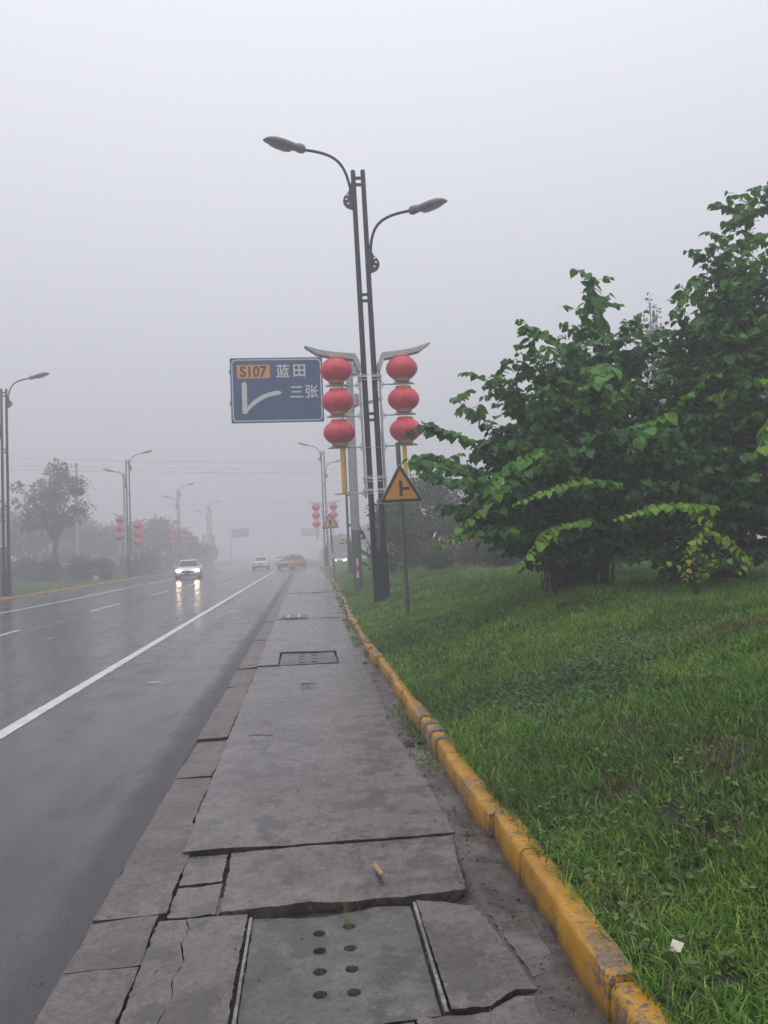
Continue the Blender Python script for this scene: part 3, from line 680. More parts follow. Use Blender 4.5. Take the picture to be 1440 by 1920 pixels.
class Shrub:
    def __init__(s, seed): s.P, s.A, s.N, s.S, s.H = [], [], [], [], []; s.tubes = MB(); s.r = random.Random(seed)
    def leaf(s, p, ax, nm, size, sh): s.P.append(tuple(p)); s.A.append(tuple(ax)); s.N.append(tuple(nm)); s.S.append(size); s.H.append(sh)
    def twig(s, pts, size, sh, space=.055, rad=.004, t0=0.0):
        """two-ranked hanging leaves along a twig"""
        r = s.r; pts = [Vector(p) for p in pts]
        s.tubes.tube(pts, [rad * (1 - .7 * i / (len(pts) - 1)) for i in range(len(pts))], 4, False)
        L = [0]; 
        for i in range(len(pts) - 1): L.append(L[-1] + (pts[i + 1] - pts[i]).length)
        d = L[-1] * t0 + space * .5; side = 1
        while d < L[-1]:
            i = max(k for k in range(len(L)) if L[k] <= d); i = min(i, len(pts) - 2); f = (d - L[i]) / max(1e-6, L[i + 1] - L[i])
            p = pts[i].lerp(pts[i + 1], f); t = (pts[i + 1] - pts[i]).normalized(); lat = t.cross(Vector((0, 0, 1)))
            if lat.length < .2: lat = Vector((r.uniform(-1, 1), r.uniform(-1, 1), 0))
            lat.normalize(); up = Vector((0, 0, 1))
            ax = lat * side * r.uniform(.25, 1) + t * r.uniform(.1, 1.0) + Vector((r.gauss(0, .3), r.gauss(0, .3), -r.uniform(.1, 1.0)))
            nm = up * .9 + lat * side * .5 + Vector((r.gauss(0, .3), r.gauss(0, .3), 0))
            tip = d / L[-1]
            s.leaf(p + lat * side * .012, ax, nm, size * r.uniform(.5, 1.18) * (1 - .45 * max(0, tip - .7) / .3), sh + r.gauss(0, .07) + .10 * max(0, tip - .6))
            side = -side; d += space * r.uniform(.8, 1.25)
    def curve(s, a, c, e, n=10): return [a * (1 - t) ** 2 + c * 2 * t * (1 - t) + e * t * t for t in [i / n for i in range(n + 1)]]
    def stem(s, a, e, size=.12, rad=.022, lift=.5, branch=.13, bl=(.35, .85), sh=.35, t_lo=.22):
        r = s.r; a, e = Vector(a), Vector(e); d = e - a
        c = a + Vector((d.x * .25, d.y * .25, d.z * .62 + lift))
        pts = s.curve(a, c, e, 14); s.tubes.tube(pts, [rad * (1 - .86 * i / 14) for i in range(15)], 6, False)
        s.twig(pts[9:], size, sh + .08, .06, .004)
        Ln = sum((pts[i + 1] - pts[i]).length for i in range(14)); m = int(Ln * (1 - t_lo) / branch); side = 1
        for k in range(m):
            t = t_lo + (1 - t_lo) * (k + r.random()) / m; i = min(13, int(t * 14)); p = pts[i].lerp(pts[i + 1], t * 14 - i); tg = (pts[i + 1] - pts[i]).normalized()
            az = r.uniform(0, 2 * math.pi); side = -side
            dr = (tg * .55 + Vector((math.cos(az), math.sin(az), r.uniform(-.25, .5)))).normalized()
            L = r.uniform(*bl) * (1.15 - .6 * t)
            q = p + dr * L; q2 = p + dr * L * .5 + Vector((0, 0, .1 * L)); q.z -= .22 * L
            s.twig(s.curve(p, q2, q, 5), size, sh + r.gauss(0, .10), .058, .0035)
    def build(s, root, leafmat, shape='heart', crown='crown', trunk='trunk'):
        loc = Vector(root.location)
        if s.tubes.v:
            s.tubes.v = [tuple(Vector(v) - loc) for v in s.tubes.v]; s.tubes.build(trunk, M['bark'], root, fix=False)
        P = np.array(s.P) - np.array(loc)
        return leaf_mesh(crown, P, s.A, s.N, s.S, s.H, leafmat, root, shape)

# ------------------------------------------------------------------ redbud shrubs
TA = [(4.24, 10.50, 5.33), (5.00, 12.00, 5.48), (3.07, 10.00, 4.47), (3.98, 11.50, 4.65), (3.05, 11.00, 3.92), (2.81, 12.00, 4.28), (2.20, 11.00, 3.70), (1.68, 10.50, 3.27), (1.90, 11.50, 2.95), (1.36, 10.00, 2.70), (1.42, 9.50, 2.47), (1.97, 10.00, 2.05), (2.20, 9.50, 1.68), (3.05, 9.50, 3.55), (3.71, 9.50, 4.09), (4.98, 11.00, 4.82), (6.12, 12.50, 5.09), (4.25, 9.50, 3.53), (3.12, 9.00, 2.72), (3.56, 9.00, 2.26), (2.59, 9.30, 2.45), (2.59, 10.00, 2.95), (5.01, 10.00, 3.78), (3.58, 11.50, 3.40), (4.09, 11.00, 3.71), (3.88, 9.20, 2.93)]
TB = [(7.00, 10.50, 6.69), (6.89, 11.00, 6.72), (6.03, 10.50, 5.76), (5.39, 10.00, 4.92), (6.12, 9.50, 5.21), (5.42, 9.30, 4.30), (6.95, 10.00, 5.87), (4.99, 9.50, 3.80), (5.55, 9.00, 3.53), (6.09, 9.00, 4.20), (5.03, 9.00, 3.01), (4.69, 8.80, 2.53), (4.57, 9.20, 2.92), (5.52, 8.50, 2.65), (4.18, 9.20, 2.26), (5.27, 8.80, 2.19), (7.47, 10.00, 5.26), (7.75, 10.00, 3.73), (6.33, 9.00, 2.51), (6.62, 11.00, 5.30)]
SP = {'s1': [(3.54, 9.20, 1.78), (3.00, 9.00, 1.70), (2.63, 8.70, 1.46), (2.37, 8.50, 1.25)],
's2': [(2.94, 9.30, 2.64), (2.51, 9.00, 2.48), (2.25, 8.80, 2.28), (2.07, 8.60, 2.05)],
's3': [(4.85, 8.80, 1.88), (4.30, 8.50, 1.91), (3.82, 8.30, 1.85), (3.33, 8.10, 1.74)],
's4': [(4.58, 8.80, 1.92), (4.62, 8.40, 1.68), (4.24, 8.20, 1.39), (4.13, 8.10, 0.98)],
's5': [(3.91, 9.20, 2.23), (3.42, 9.00, 2.26), (2.95, 8.80, 2.16), (2.38, 8.50, 1.97)],
's6': [(4.91, 8.60, 1.49), (4.89, 8.30, 1.36), (4.92, 8.20, 1.27), (4.75, 8.10, 1.10)],
's7': [(4.13, 9.30, 2.94), (4.34, 9.00, 2.96), (4.50, 8.90, 3.07), (4.95, 8.80, 3.49)],
's8': [(3.65, 9.40, 3.72), (3.88, 9.10, 3.65), (3.52, 8.90, 3.41), (3.28, 8.80, 3.33)],
's9': [(4.34, 9.00, 2.96), (4.10, 8.80, 2.80), (3.87, 8.60, 2.65), (3.76, 8.50, 2.54)],
's10': [(5.14, 7.60, 2.87), (4.82, 7.40, 2.67), (4.66, 7.30, 2.49), (4.50, 7.20, 2.32)],
's11': [(2.56, 9.20, 2.31), (2.09, 9.00, 1.92), (1.87, 8.90, 1.77), (1.53, 8.80, 1.50)],
's12': [(5.34, 9.60, 4.97), (5.07, 9.40, 4.75), (4.80, 9.20, 4.41), (4.53, 9.10, 4.11)],
's13': [(4.19, 10.40, 5.26), (4.19, 10.10, 4.55), (4.25, 9.80, 3.88), (4.30, 9.70, 3.43)],
's14': [(3.07, 10.00, 4.46), (3.39, 9.80, 4.18), (3.73, 9.60, 3.77), (4.10, 9.50, 3.39)]}
def bz(x, y): return float(bank(np.array([x]), np.array([y]))[0])
def redbud(base, tips, sprays, seed, label, fill=(), size=.125, branch=.13):
    base = Vector((base[0], base[1], bz(base[0], base[1]) - .03))
    root = empty('redbud_shrub', base, 0, label, 'shrub', 'redbud shrubs on the grass bank')
    s = Shrub(seed); r = s.r
    for t in tips:
        b0 = base + Vector((r.uniform(-.34, .34), r.uniform(-.3, .3), 0))
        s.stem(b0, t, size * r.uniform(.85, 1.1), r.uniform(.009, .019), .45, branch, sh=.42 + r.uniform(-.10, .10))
    for (cx, cy, cz, rx, ry, rz, n) in fill:
        for k in range(n):
            v = Vector((r.gauss(0, 1), r.gauss(0, 1), r.gauss(0, 1))).normalized() * r.random() ** .45
            t = Vector((cx + v.x * rx, cy + v.y * ry, cz + v.z * rz)); b0 = base + Vector((r.uniform(-.5, .5), r.uniform(-.4, .4), 0))
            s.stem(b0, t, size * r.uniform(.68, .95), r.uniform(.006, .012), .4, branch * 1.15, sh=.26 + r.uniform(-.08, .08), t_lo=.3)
    for (pts, sh, sz) in sprays:
        q = [Vector(p) for p in pts]; st = base.lerp(q[0], .55) + Vector((0, .15, .25))
        pre = s.curve(st, st.lerp(q[0], .6) + Vector((0, 0, .15)), q[0], 4); fine = []
        for i in range(len(q) - 1):
            a0, a3 = q[i], q[i + 1]; m0 = (q[i + 1] - q[max(0, i - 1)]) * .5; m1 = (q[min(len(q) - 1, i + 2)] - q[i]) * .5
            for k in range(4):
                t = k / 4; h = lambda c: c
                fine.append(a0 * (2 * t ** 3 - 3 * t * t + 1) + m0 * (t ** 3 - 2 * t * t + t) + a3 * (-2 * t ** 3 + 3 * t * t) + m1 * (t ** 3 - t * t))
        fine.append(q[-1]); s.twig(pre[:-1] + fine, sz * 1.2, sh, .046, .006, .28)
    s.build(root, M['redbud']); return root
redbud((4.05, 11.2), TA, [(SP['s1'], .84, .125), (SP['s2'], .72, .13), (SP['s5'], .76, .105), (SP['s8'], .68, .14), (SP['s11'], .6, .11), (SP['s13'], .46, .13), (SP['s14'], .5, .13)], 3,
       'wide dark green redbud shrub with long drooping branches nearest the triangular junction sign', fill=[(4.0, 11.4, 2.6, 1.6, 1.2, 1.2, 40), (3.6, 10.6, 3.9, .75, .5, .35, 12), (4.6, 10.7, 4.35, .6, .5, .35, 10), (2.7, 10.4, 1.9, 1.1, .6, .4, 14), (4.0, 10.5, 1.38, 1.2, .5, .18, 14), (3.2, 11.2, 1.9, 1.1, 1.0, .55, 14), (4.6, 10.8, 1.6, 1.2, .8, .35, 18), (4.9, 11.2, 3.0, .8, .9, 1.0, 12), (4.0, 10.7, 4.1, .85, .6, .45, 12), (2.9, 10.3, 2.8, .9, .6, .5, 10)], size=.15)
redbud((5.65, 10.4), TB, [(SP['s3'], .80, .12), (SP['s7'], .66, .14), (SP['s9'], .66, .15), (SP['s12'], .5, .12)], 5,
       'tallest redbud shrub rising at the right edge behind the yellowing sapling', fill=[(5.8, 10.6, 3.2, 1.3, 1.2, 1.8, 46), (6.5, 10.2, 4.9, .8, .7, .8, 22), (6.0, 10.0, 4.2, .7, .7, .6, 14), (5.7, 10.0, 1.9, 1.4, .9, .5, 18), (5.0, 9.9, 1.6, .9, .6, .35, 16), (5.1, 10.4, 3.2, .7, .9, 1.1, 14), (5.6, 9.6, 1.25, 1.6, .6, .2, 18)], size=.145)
tips = [(7.2 + 1.6 * math.cos(a) * q, 9.6 + 1.2 * math.sin(a) * q, 4.2 - 1.8 * q) for a, q in [(random.uniform(0, 6.28), random.uniform(.2, 1)) for k in range(30)]]
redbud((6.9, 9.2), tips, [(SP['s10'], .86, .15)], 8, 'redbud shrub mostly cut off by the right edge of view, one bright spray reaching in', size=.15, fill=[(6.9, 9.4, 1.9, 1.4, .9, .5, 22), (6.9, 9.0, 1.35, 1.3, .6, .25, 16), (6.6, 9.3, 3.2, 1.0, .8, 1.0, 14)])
tips = [(5.3 + 1.7 * math.cos(a) * q, 14.2 + 1.0 * math.sin(a) * q, 4.9 - 2.0 * q) for a, q in [(random.uniform(0, 6.28), random.uniform(.2, 1)) for k in range(40)]]
redbud((5.3, 14.2), tips, [], 9, 'redbud shrub standing in shade behind the wide one, its top showing above it', size=.14, fill=[(6.6, 13.5, 2.2, 2.0, .8, .9, 26)])
# yellowing sapling
base = Vector((4.35, 8.3, bz(4.35, 8.3) - .02)); root = empty('redbud_sapling', base, 0, 'low redbud sapling with yellow and lime leaves under the tall shrubs', 'shrub')
s = Shrub(12)
for k, (pts, sh) in enumerate([(SP['s4'], .9), (SP['s6'], .86)]):
    q = [Vector(p) for p in pts]; s.twig(s.curve(base + Vector((0, 0, .05)), base + Vector((.15, .3, 1.0)), q[0], 6)[:-1] + q, .10, sh, .05, .007, .3)
for k in range(9):
    e = base + Vector((s.r.uniform(-.55, .5), s.r.uniform(-.5, .1), s.r.uniform(.25, 1.0))); s.twig(s.curve(base, base + (e - base) * .4 + Vector((0, 0, .35)), e, 6), .075, .84 + s.r.uniform(-.1, .14), .075, .005, .3)
s.build(root, M['redbud'])

# ------------------------------------------------------------------ other trees and bushes
def crown_pts(blobs, n, seed, shell=.4, gap=.42, sc=1.1):
    rg = np.random.default_rng(seed); vol = np.array([b[3] * b[4] * b[5] for b in blobs]); vol = vol / vol.sum(); out = []
    for b, v in zip(blobs, vol):
        m = int(n * v * 1.7); d = rg.normal(size=(m, 3)); d /= np.linalg.norm(d, axis=1)[:, None]; r = rg.random(m) ** shell
        p = np.array(b[:3]) + d * r[:, None] * np.array(b[3:6]) * (1 + .22 * rg.normal(size=m)[:, None])
        keep = (fbm(p[:, 0] + p[:, 2] * .7, p[:, 1] + p[:, 2] * .9, sc, seed) > gap) | (r > .96) & (rg.random(m) < .25)
        out.append((p[keep], d[keep]))
    return np.concatenate([o[0] for o in out]), np.concatenate([o[1] for o in out]), rg
def plant(name, label, cat, base, blobs, n, size, mat, group=None, trunk_h=None, trunk_r=.12, seed=1, shape='oval', zmin=.05, gap=.42, sc=1.1):
    """blobs are relative to the base"""
    root = empty(name, base, 0, label, cat, group); P, D, rg = crown_pts(blobs, n, seed, gap=gap, sc=sc); k = P[:, 2] > zmin; P, D = P[k], D[k]
    b = MB(); r = random.Random(seed)
    th = trunk_h or .5
    b.tube([(0, 0, -.1), (r.uniform(-.1, .1) * th * .2, 0, th * .5), (r.uniform(-.1, .1) * th * .3, 0, th)], [trunk_r * 1.25, trunk_r, trunk_r * .75], 7)
    for bl in blobs:
        for q in range(2):
            c = Vector(bl[:3]) + Vector((r.uniform(-.4, .4) * bl[3], r.uniform(-.4, .4) * bl[4], r.uniform(-.1, .5) * bl[5])); a = Vector((0, 0, th * r.uniform(.6, .98)))
            b.tube([a, a.lerp(c, .5) + Vector((0, 0, .15 * (c - a).length)), c], [trunk_r * .5, trunk_r * .35, trunk_r * .1], 5, False)
    b.build('trunk', M['bark'], root, fix=False)
    m = len(P); ax = D + rg.normal(size=(m, 3)) * .6 + np.array([0, 0, -.25]); nm = D * .6 + np.array([0, 0, .8]) + rg.normal(size=(m, 3)) * .4
    sh = .45 + rg.normal(size=m) * .2 + .25 * (fbm(P[:, 0], P[:, 1] + P[:, 2], .8, seed + 3) - .5)
    leaf_mesh('crown', P, ax, nm, size * rg.uniform(.6, 1.25, m), sh, mat, root, shape); return root
def blobset(w, h, n, seed, z0=.25, d=None):
    r = random.Random(seed); out = []
    for k in range(n):
        a = r.uniform(0, 6.28); q = r.random() ** .6; z = r.uniform(z0, .95)
        s = math.sin(math.pi * min(1, (z * .8 + .15))) * .6 + .35
        out.append((math.cos(a) * w * .5 * q * s, math.sin(a) * (d or w) * .5 * q * s, h * z * .86, w * r.uniform(.16, .28), (d or w) * r.uniform(.16, .28), h * r.uniform(.10, .18)))
    return out
GB = 'bushes in the fog behind the lamp post'
for k, (x, y, w, h, lab, mat) in enumerate([
        (3.7, 29.5, 2.6, 3.0, 'fogged bush directly behind the steel sign pole, twigs sticking out over the lawn', 'far_leaf'),
        (5.2, 32, 3.4, 3.9, 'tall fogged bush behind the base of the double lamp post', 'far_leaf'),
        (7.6, 33, 4.0, 4.1, 'broad fogged bush behind the round lime shrub', 'far_leaf'),
        (10.4, 31, 4.2, 3.7, 'fogged bush behind the reddish shrub, half hidden by the redbud', 'far_leaf'),
        (13.5, 30, 4.5, 4.4, 'fogged bush deep behind the redbuds', 'far_leaf')]):
    z = bz(x, y); base = Vector((x, y, z - .05))
    plant('garden_bush', lab, 'bush', base, blobset(w, h, 13, 50 + k, .12), 4200, .17, M[mat], GB, .7, .08, 70 + k, gap=.36)
# pale sprays sticking out beside the sign pole
root = empty('young_redbud', (2.55, 26.0, bz(2.55, 26.0)), 0, 'thin young shrub with pale leaf sprays beside the steel sign pole', 'shrub'); s = Shrub(31); b0 = Vector(root.location)
for e, sh in (((1.45, 26, 1.95), .86), ((1.5, 25.9, 1.15), .3), ((1.75, 26.2, 2.6), .4), ((2.3, 26, 3.0), .4), ((3.0, 26, 2.6), .4), ((2.0, 26.3, 1.5), .5)):
    e = Vector(e); s.twig(s.curve(b0, b0 + (e - b0) * .45 + Vector((0, 0, .7)), e, 7), .15, sh, .055, .012, .35)
    for q in range(3):
        f = e + Vector((s.r.uniform(-.3, .3), s.r.uniform(-.3, .3), s.r.uniform(-.3, .2))); s.twig(s.curve(b0.lerp(e, .6) + Vector((0, 0, .25)), b0.lerp(e, .8) + Vector((0, 0, .25)), f, 4), .13, sh, .06, .006)
s.build(root, M['redbud'])
for k, (x, y, r, mat, lab, cat) in enumerate([(4.2, 24.0, .62, 'lime_leaf', 'small round lime tinted shrub on the lawn between lamp post and redbud', 'shrub'),
        (5.65, 25.5, .72, 'red_leaf', 'small reddish brown shrub right of the round lime one', 'shrub'), (5.6, 21.5, .60, 'far_leaf', 'small dark green shrub in front of the reddish one', 'shrub'), (7.4, 24, .8, 'far_leaf', 'small green shrub hidden low behind the redbud branches', 'shrub')]):
    plant('small_shrub', lab, cat, (x, y, bz(x, y) - .03), [(0, 0, r * .85, r * .85, r * .85, r * .8), (r * .4, .1, r * .7, r * .6, r * .6, r * .5), (-r * .4, 0, r * .6, r * .6, r * .6, r * .5)], 2600, .075, M[mat], 'small shrubs on the lawn', .5, .05, 90 + k, zmin=.02, gap=.3, sc=3)
# pale feathery conifers high behind the redbuds
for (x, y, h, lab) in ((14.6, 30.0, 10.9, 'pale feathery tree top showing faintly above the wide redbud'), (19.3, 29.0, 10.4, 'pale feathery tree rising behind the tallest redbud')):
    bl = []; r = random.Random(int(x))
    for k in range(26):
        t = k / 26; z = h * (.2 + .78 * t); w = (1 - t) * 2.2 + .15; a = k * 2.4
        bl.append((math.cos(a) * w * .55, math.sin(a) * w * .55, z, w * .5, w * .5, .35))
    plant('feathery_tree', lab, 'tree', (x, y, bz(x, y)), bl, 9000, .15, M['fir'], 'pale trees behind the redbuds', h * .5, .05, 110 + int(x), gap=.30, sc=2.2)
# far side of the road
def lz(x, y): return float(lbank(np.array([x]), np.array([y]))[0])
plant('broadleaf_tree', 'slender fogged tree with an open crown above the clipped round bushes', 'tree', (-19.0, 62, lz(-19, 62)),
      [(.3, 0, 8.3, .9, .8, .9), (1.4, .2, 7.2, 1.0, .9, .8), (-.9, .1, 7.0, 1.0, 1, .8), (.2, 0, 6.6, 1.2, 1, .8), (-2.2, 0, 6.2, .9, .8, .7), (1.9, 0, 5.6, .8, .8, .6), (-.6, .3, 5.4, 1.3, 1, .7), (.9, .3, 4.8, 1.1, 1, .6), (-2.8, 0, 7.3, .5, .5, .4), (-1.8, .4, 4.6, 1.2, 1, .7)], 2600, .30, M['far_leaf'], None, 4.2, .17, 131, gap=.44, sc=.9)
GT = 'fogged trees across the road'
for k, (x, y, w, h, n, lab) in enumerate([(-33.5, 82, 9, 10.4, 4200, 'dense fogged tree at the left edge behind the double lamp post'), (-28.5, 90, 9, 8.6, 4200, 'dense fogged tree left of the slender open tree'),
        (-38, 86, 10, 12, 4000, 'tall fogged tree beyond the left edge'), (-24.8, 102, 8.5, 7.4, 3600, 'low fogged tree between slender tree and lantern post'), (-31, 110, 11, 8.6, 3600, 'fogged tree filling the gap behind the rock'),
        (-19.9, 106, 7.4, 7.4, 3600, 'fogged mound of a tree just right of the lantern post across the road'), (-17.8, 116, 6.0, 6.2, 3000, 'rounded fogged tree behind the oncoming white car'), (-27, 132, 10, 8.5, 3000, 'hardly visible tree behind the rounded fogged tree'), (-17.5, 140, 4.5, 4.2, 2400, 'faint low tree beside the farther left lamp post')]):
    plant('roadside_tree', lab, 'tree', (x, y, lz(x, y) - .1), blobset(w, h, 15, 140 + k, .10), n, .42, M['far_leaf'], GT, 1.6, .16, 160 + k, gap=.33, sc=.6)
plant('junction_tree', 'fogged bushy tree beyond the side road behind the crossing sign', 'tree', (5.6, 121, .1), blobset(6.4, 4.6, 14, 181, .06), 3800, .36, M['far_leaf'], None, 1.0, .15, 182, gap=.3, sc=.6)
plant('junction_tree', 'faint tall tree far beyond the side road', 'tree', (13, 126, .1), blobset(9, 7, 14, 183, .06), 3800, .4, M['far_leaf'], None, 1.0, .15, 184, gap=.3, sc=.6)
GC = 'clipped round bushes on the verge'
for k, (x, y, r, lab) in enumerate([(-20.9, 56, .95, 'leftmost clipped round bush, right beside the lamp post'), (-20.4, 60, 1.05, 'clipped bush second from the left lamp post'), (-18.2, 58, 1.0, 'clipped bush in front of the slender tree'), (-15.9, 57.5, 1.12, 'biggest and darkest clipped bush in front of the grey rock'), (-15.4, 61, 1.0, 'clipped bush half behind the biggest dark one'), (-12.9 - 2.6, 72, 1.3, 'wide low clipped bush behind the lantern post'), (-14.6 - .6, 77, 1.5, 'wide low clipped bush nearest the oncoming car')]):
    plant('clipped_bush', lab, 'bush', (x, y, lz(x, y) - .05), [(0, 0, r * .85, r * 1.02, r * 1.02, r * .85)], 3400, .12, M['far_leaf'], GC, .5, .06, 200 + k, gap=.22, sc=2)

# ------------------------------------------------------------------ lamp posts
def bow(p0, p1, p2, p3, n=12):
    p0, p1, p2, p3 = (Vector(p) for p in (p0, p1, p2, p3))
    return [p0 * (1 - t) ** 3 + p1 * 3 * t * (1 - t) ** 2 + p2 * 3 * t * t * (1 - t) + p3 * t ** 3 for t in [i / n for i in range(n + 1)]]
def lamp_head(name, root, p, tip, s):
    """cobra head: collar at p, slim drooping shell to tip"""
    p, tip = Vector(p), Vector(tip); ax = (tip - p); L = ax.length; ax.normalize(); side = Vector((0, 1, 0)); up = side.cross(ax); 
    if up.z < 0: up = -up
    prof = [(0, .045, .05, 0), (.02, .085, .10, .0), (.10, .115, .13, .0), (.20, .105, .12, .01), (.24, .085, .105, .012), (.32, .092, .15, .02), (.50, .105, .19, .035), (.68, .105, .195, .055), (.84, .078, .16, .06), (.95, .038, .085, .045), (1.0, .006, .015, .03)]
    n = 14; P = []
    for t, hh, hw, off in prof:
        c = p + ax * L * t + up * off * .6
        for k in range(n):
            a = 2 * math.pi * k / n; z = math.sin(a); f = 1.0 if z > 0 else .85
            P.append(c + side * hw * math.cos(a) + up * hh * z * f)
    F = [(i * n + k, i * n + (k + 1) % n, (i + 1) * n + (k + 1) % n, (i + 1) * n + k) for i in range(len(prof) - 1) for k in range(n)]
    b = MB(); b.add(P, F, True); b.add(P[:n], [tuple(range(n))]); b.add(P[-n:], [tuple(range(n))]); h = b.build(name, M['lamp_grey'], root)
    g = MB(); gp = []
    for t, hw in ((.34, .10), (.5, .14), (.68, .145), (.84, .10)):
        c = p + ax * L * t - up * (.082 - .03 * (t > .6) - .02 * (t > .8)); gp += [c - side * hw, c + side * hw]
    g.add(gp, [(0, 1, 3, 2), (2, 3, 5, 4), (4, 5, 7, 6)]); g.build('lens', M['glass_dull'], h)
M['glass_dull'] = simple('glass_dull', (.20, .20, .21), .25)
def fish_plate(root, sx, x0, z):
    """curved stiffener with three round holes where the arm meets the pole; x measured from the pole side"""
    out = [(0, .36), (.045, .26), (.075, .14), (.12, .06), (.19, 0), (.225, -.09), (.22, -.18), (.18, -.25), (.11, -.30), (.03, -.33), (0, -.34)]
    holes = [(.115, .03, .026), (.145, -.07, .028), (.105, -.17, .026)]
    V = [Vector(q) for q in out]; E = [(i, (i + 1) % len(out)) for i in range(len(out))]; H = []
    for hx, hz, r in holes:
        ring = [(hx + r * math.cos(2 * math.pi * k / 10), hz + r * math.sin(2 * math.pi * k / 10)) for k in range(10)]; H.append(ring)
        s0 = len(V); V += [Vector(q) for q in ring]; E += [(s0 + k, s0 + (k + 1) % 10) for k in range(10)]
    ov, oe, of, *_ = delaunay_2d_cdt(V, E, [], 0, 1e-7); b = MB()
    for y in (-.02, .02):
        b.add([(x0 + sx * p.x, y, z + p.y) for p in ov], [tuple(f) for f in of if inside(out, sum(ov[i].x for i in f) / 3, sum(ov[i].y for i in f) / 3) and not any(inside(h, sum(ov[i].x for i in f) / 3, sum(ov[i].y for i in f) / 3) for h in H)])
    for lp in [out] + H:
        n = len(lp); b.add([(x0 + sx * q[0], -.02, z + q[1]) for q in lp] + [(x0 + sx * q[0], .02, z + q[1]) for q in lp], [(i, (i + 1) % n, (i + 1) % n + n, i + n) for i in range(n)])
    b.build('arm_bracket', M['pole_black'], root)
def lamp_post(loc, rz, scale, lean, label, lanterns=None, detail=False):
    root = empty('street_lamp', loc, rz, label, 'street lamp', 'double pole street lamps along the road'); root.scale = (scale,) * 3
    root.rotation_euler = Euler((0, lean, rz))
    T = 10.26
    for sx, top in ((-1, T), (1, T + .01)):
        b = MB(); b.tube([(sx * .12, 0, .6), (sx * .12, 0, 4.5), (sx * .117, 0, top)], [.071, .067, .057], 14); b.lathe([(.058, top), (.05, top + .025), (.02, top + .04)], (sx * .117, 0, 0), 14); b.build('pole', M['pole_black'], root)
    b = MB()
    for z in (10.10, 9.94, 7.27, 7.12, 4.42, 4.27): b = MB(); b.box((0, 0, z), (.13, .05, .06)); b.build('cross_tie', M['pole_black'], root)
    b = MB(); b.box((0, 0, .60), (.375, .25, 1.22)); b.box((0, 0, -.02), (.5, .4, .06)); bbx = b.build('base_box', M['pole_black'], root); b = MB(); b.box((0, -.128, .62), (.24, .008, .5)); b.build('access_door', M['pole_black'], bbx)
    b = MB(); b.box((0, 0, 1.46), (.10, .03, .5)); b.build('infill_plate', M['galv_dark'], root)
    # arms
    b = MB(); b.tube(bow((-.185, 0, 9.75), (-.30, 0, 10.45), (-.42, 0, 10.70), (-1.28, 0, 10.80)), [.034] * 13, 8); b.build('arm', M['pole_black'], root); fish_plate(root, -1, -.165, 9.66)
    lamp_head('lamp_head', root, (-1.22, 0, 10.80), (-2.22, 0, 11.02), 1)
    b = MB(); b.tube(bow((.19, 0, 8.22), (.24, 0, 8.95), (.42, 0, 9.17), (1.25, 0, 9.30)), [.034] * 13, 8); b.build('arm', M['pole_black'], root); fish_plate(root, 1, .168, 8.12)
    lamp_head('lamp_head', root, (1.18, 0, 9.28), (2.14, 0, 9.50), 1)
    out = []
    if lanterns:
        for sx, dz in ((-1, lanterns[0]), (1, lanterns[1])):
            b = MB(); b.prism([(sx * .20, 5.60 + dz), (sx * .29, 5.80 + dz), (sx * .33, 5.84 + dz), (sx * .80, 5.885 + dz), (sx * 1.15, 5.95 + dz), (sx * 1.49, 6.06 + dz), (sx * 1.48, 6.04 + dz), (sx * 1.21, 5.85 + dz), (sx * .80, 5.765 + dz), (sx * .37, 5.70 + dz), (sx * .26, 5.42 + dz), (sx * .20, 5.42 + dz)][::sx], -.13, .13); b.build('eave_plate', M['wing_grey'], root)
            b = MB(); b.tube([(sx * .235, -.02, 5.5 + dz), (sx * .235, -.02, 2.45 + dz)], .026, 8)
            for z in (5.10, 4.37, 3.64, 2.56):
                b.tube([(sx * .235, -.02, z + dz), (sx * (1.06 if z > 3 else .98), -.02, z + dz)], .018, 8); b.tube([(sx * .235, -.02, z + .13 + dz), (sx * .33, -.02, z + dz), (sx * .235, -.02, z - .13 + dz)], .014, 6)
                if z > 3: b.box((sx * .78, -.02, z + .015 + dz), (.46, .09, .03))
            for z in (5.3, 2.9, 2.62): b.box((sx * .17, 0, z + dz), (.22, .17, .05)); b.box((sx * .17, 0, z - .08 + dz), (.22, .16, .02))
            b.build('lantern_frame', M['bracket_white'], root)
            b = MB(); b.tube([(sx * .735, -.02, 3.62 + dz), (sx * .735, -.02, 2.575 + dz)], .052, 10); b.build('tassel_tube', M['tassel_yellow'] if detail else M['bracket_white'], root)
            for i, z in enumerate((5.47, 4.735, 4.0)): out.append((sx, i, Vector((sx * .78, -.02, z + dz))))
    if detail:
        b = MB(); b.tube(bow((.19, -.06, 2.4), (.21, -.1, 1.2), (.36, -.05, .55), (.2, -.03, .30), 14), .008, 5); b.tube([(.2, -.07, 4.0), (.21, -.07, 2.4)], .009, 5); b.build('cable', M['wire'], root)
        for z in (5.35, 3.62, 2.95, 2.6): b = MB(); b.tube([(-.2, -.08, z), (0, -.085, z - .02), (.2, -.08, z)], .007, 5); b.build('tie_band', M['bracket_white'], root)
    bpy.context.view_layer.update()
    return root, [(sx, i, root.matrix_world @ p) for sx, i, p in out]
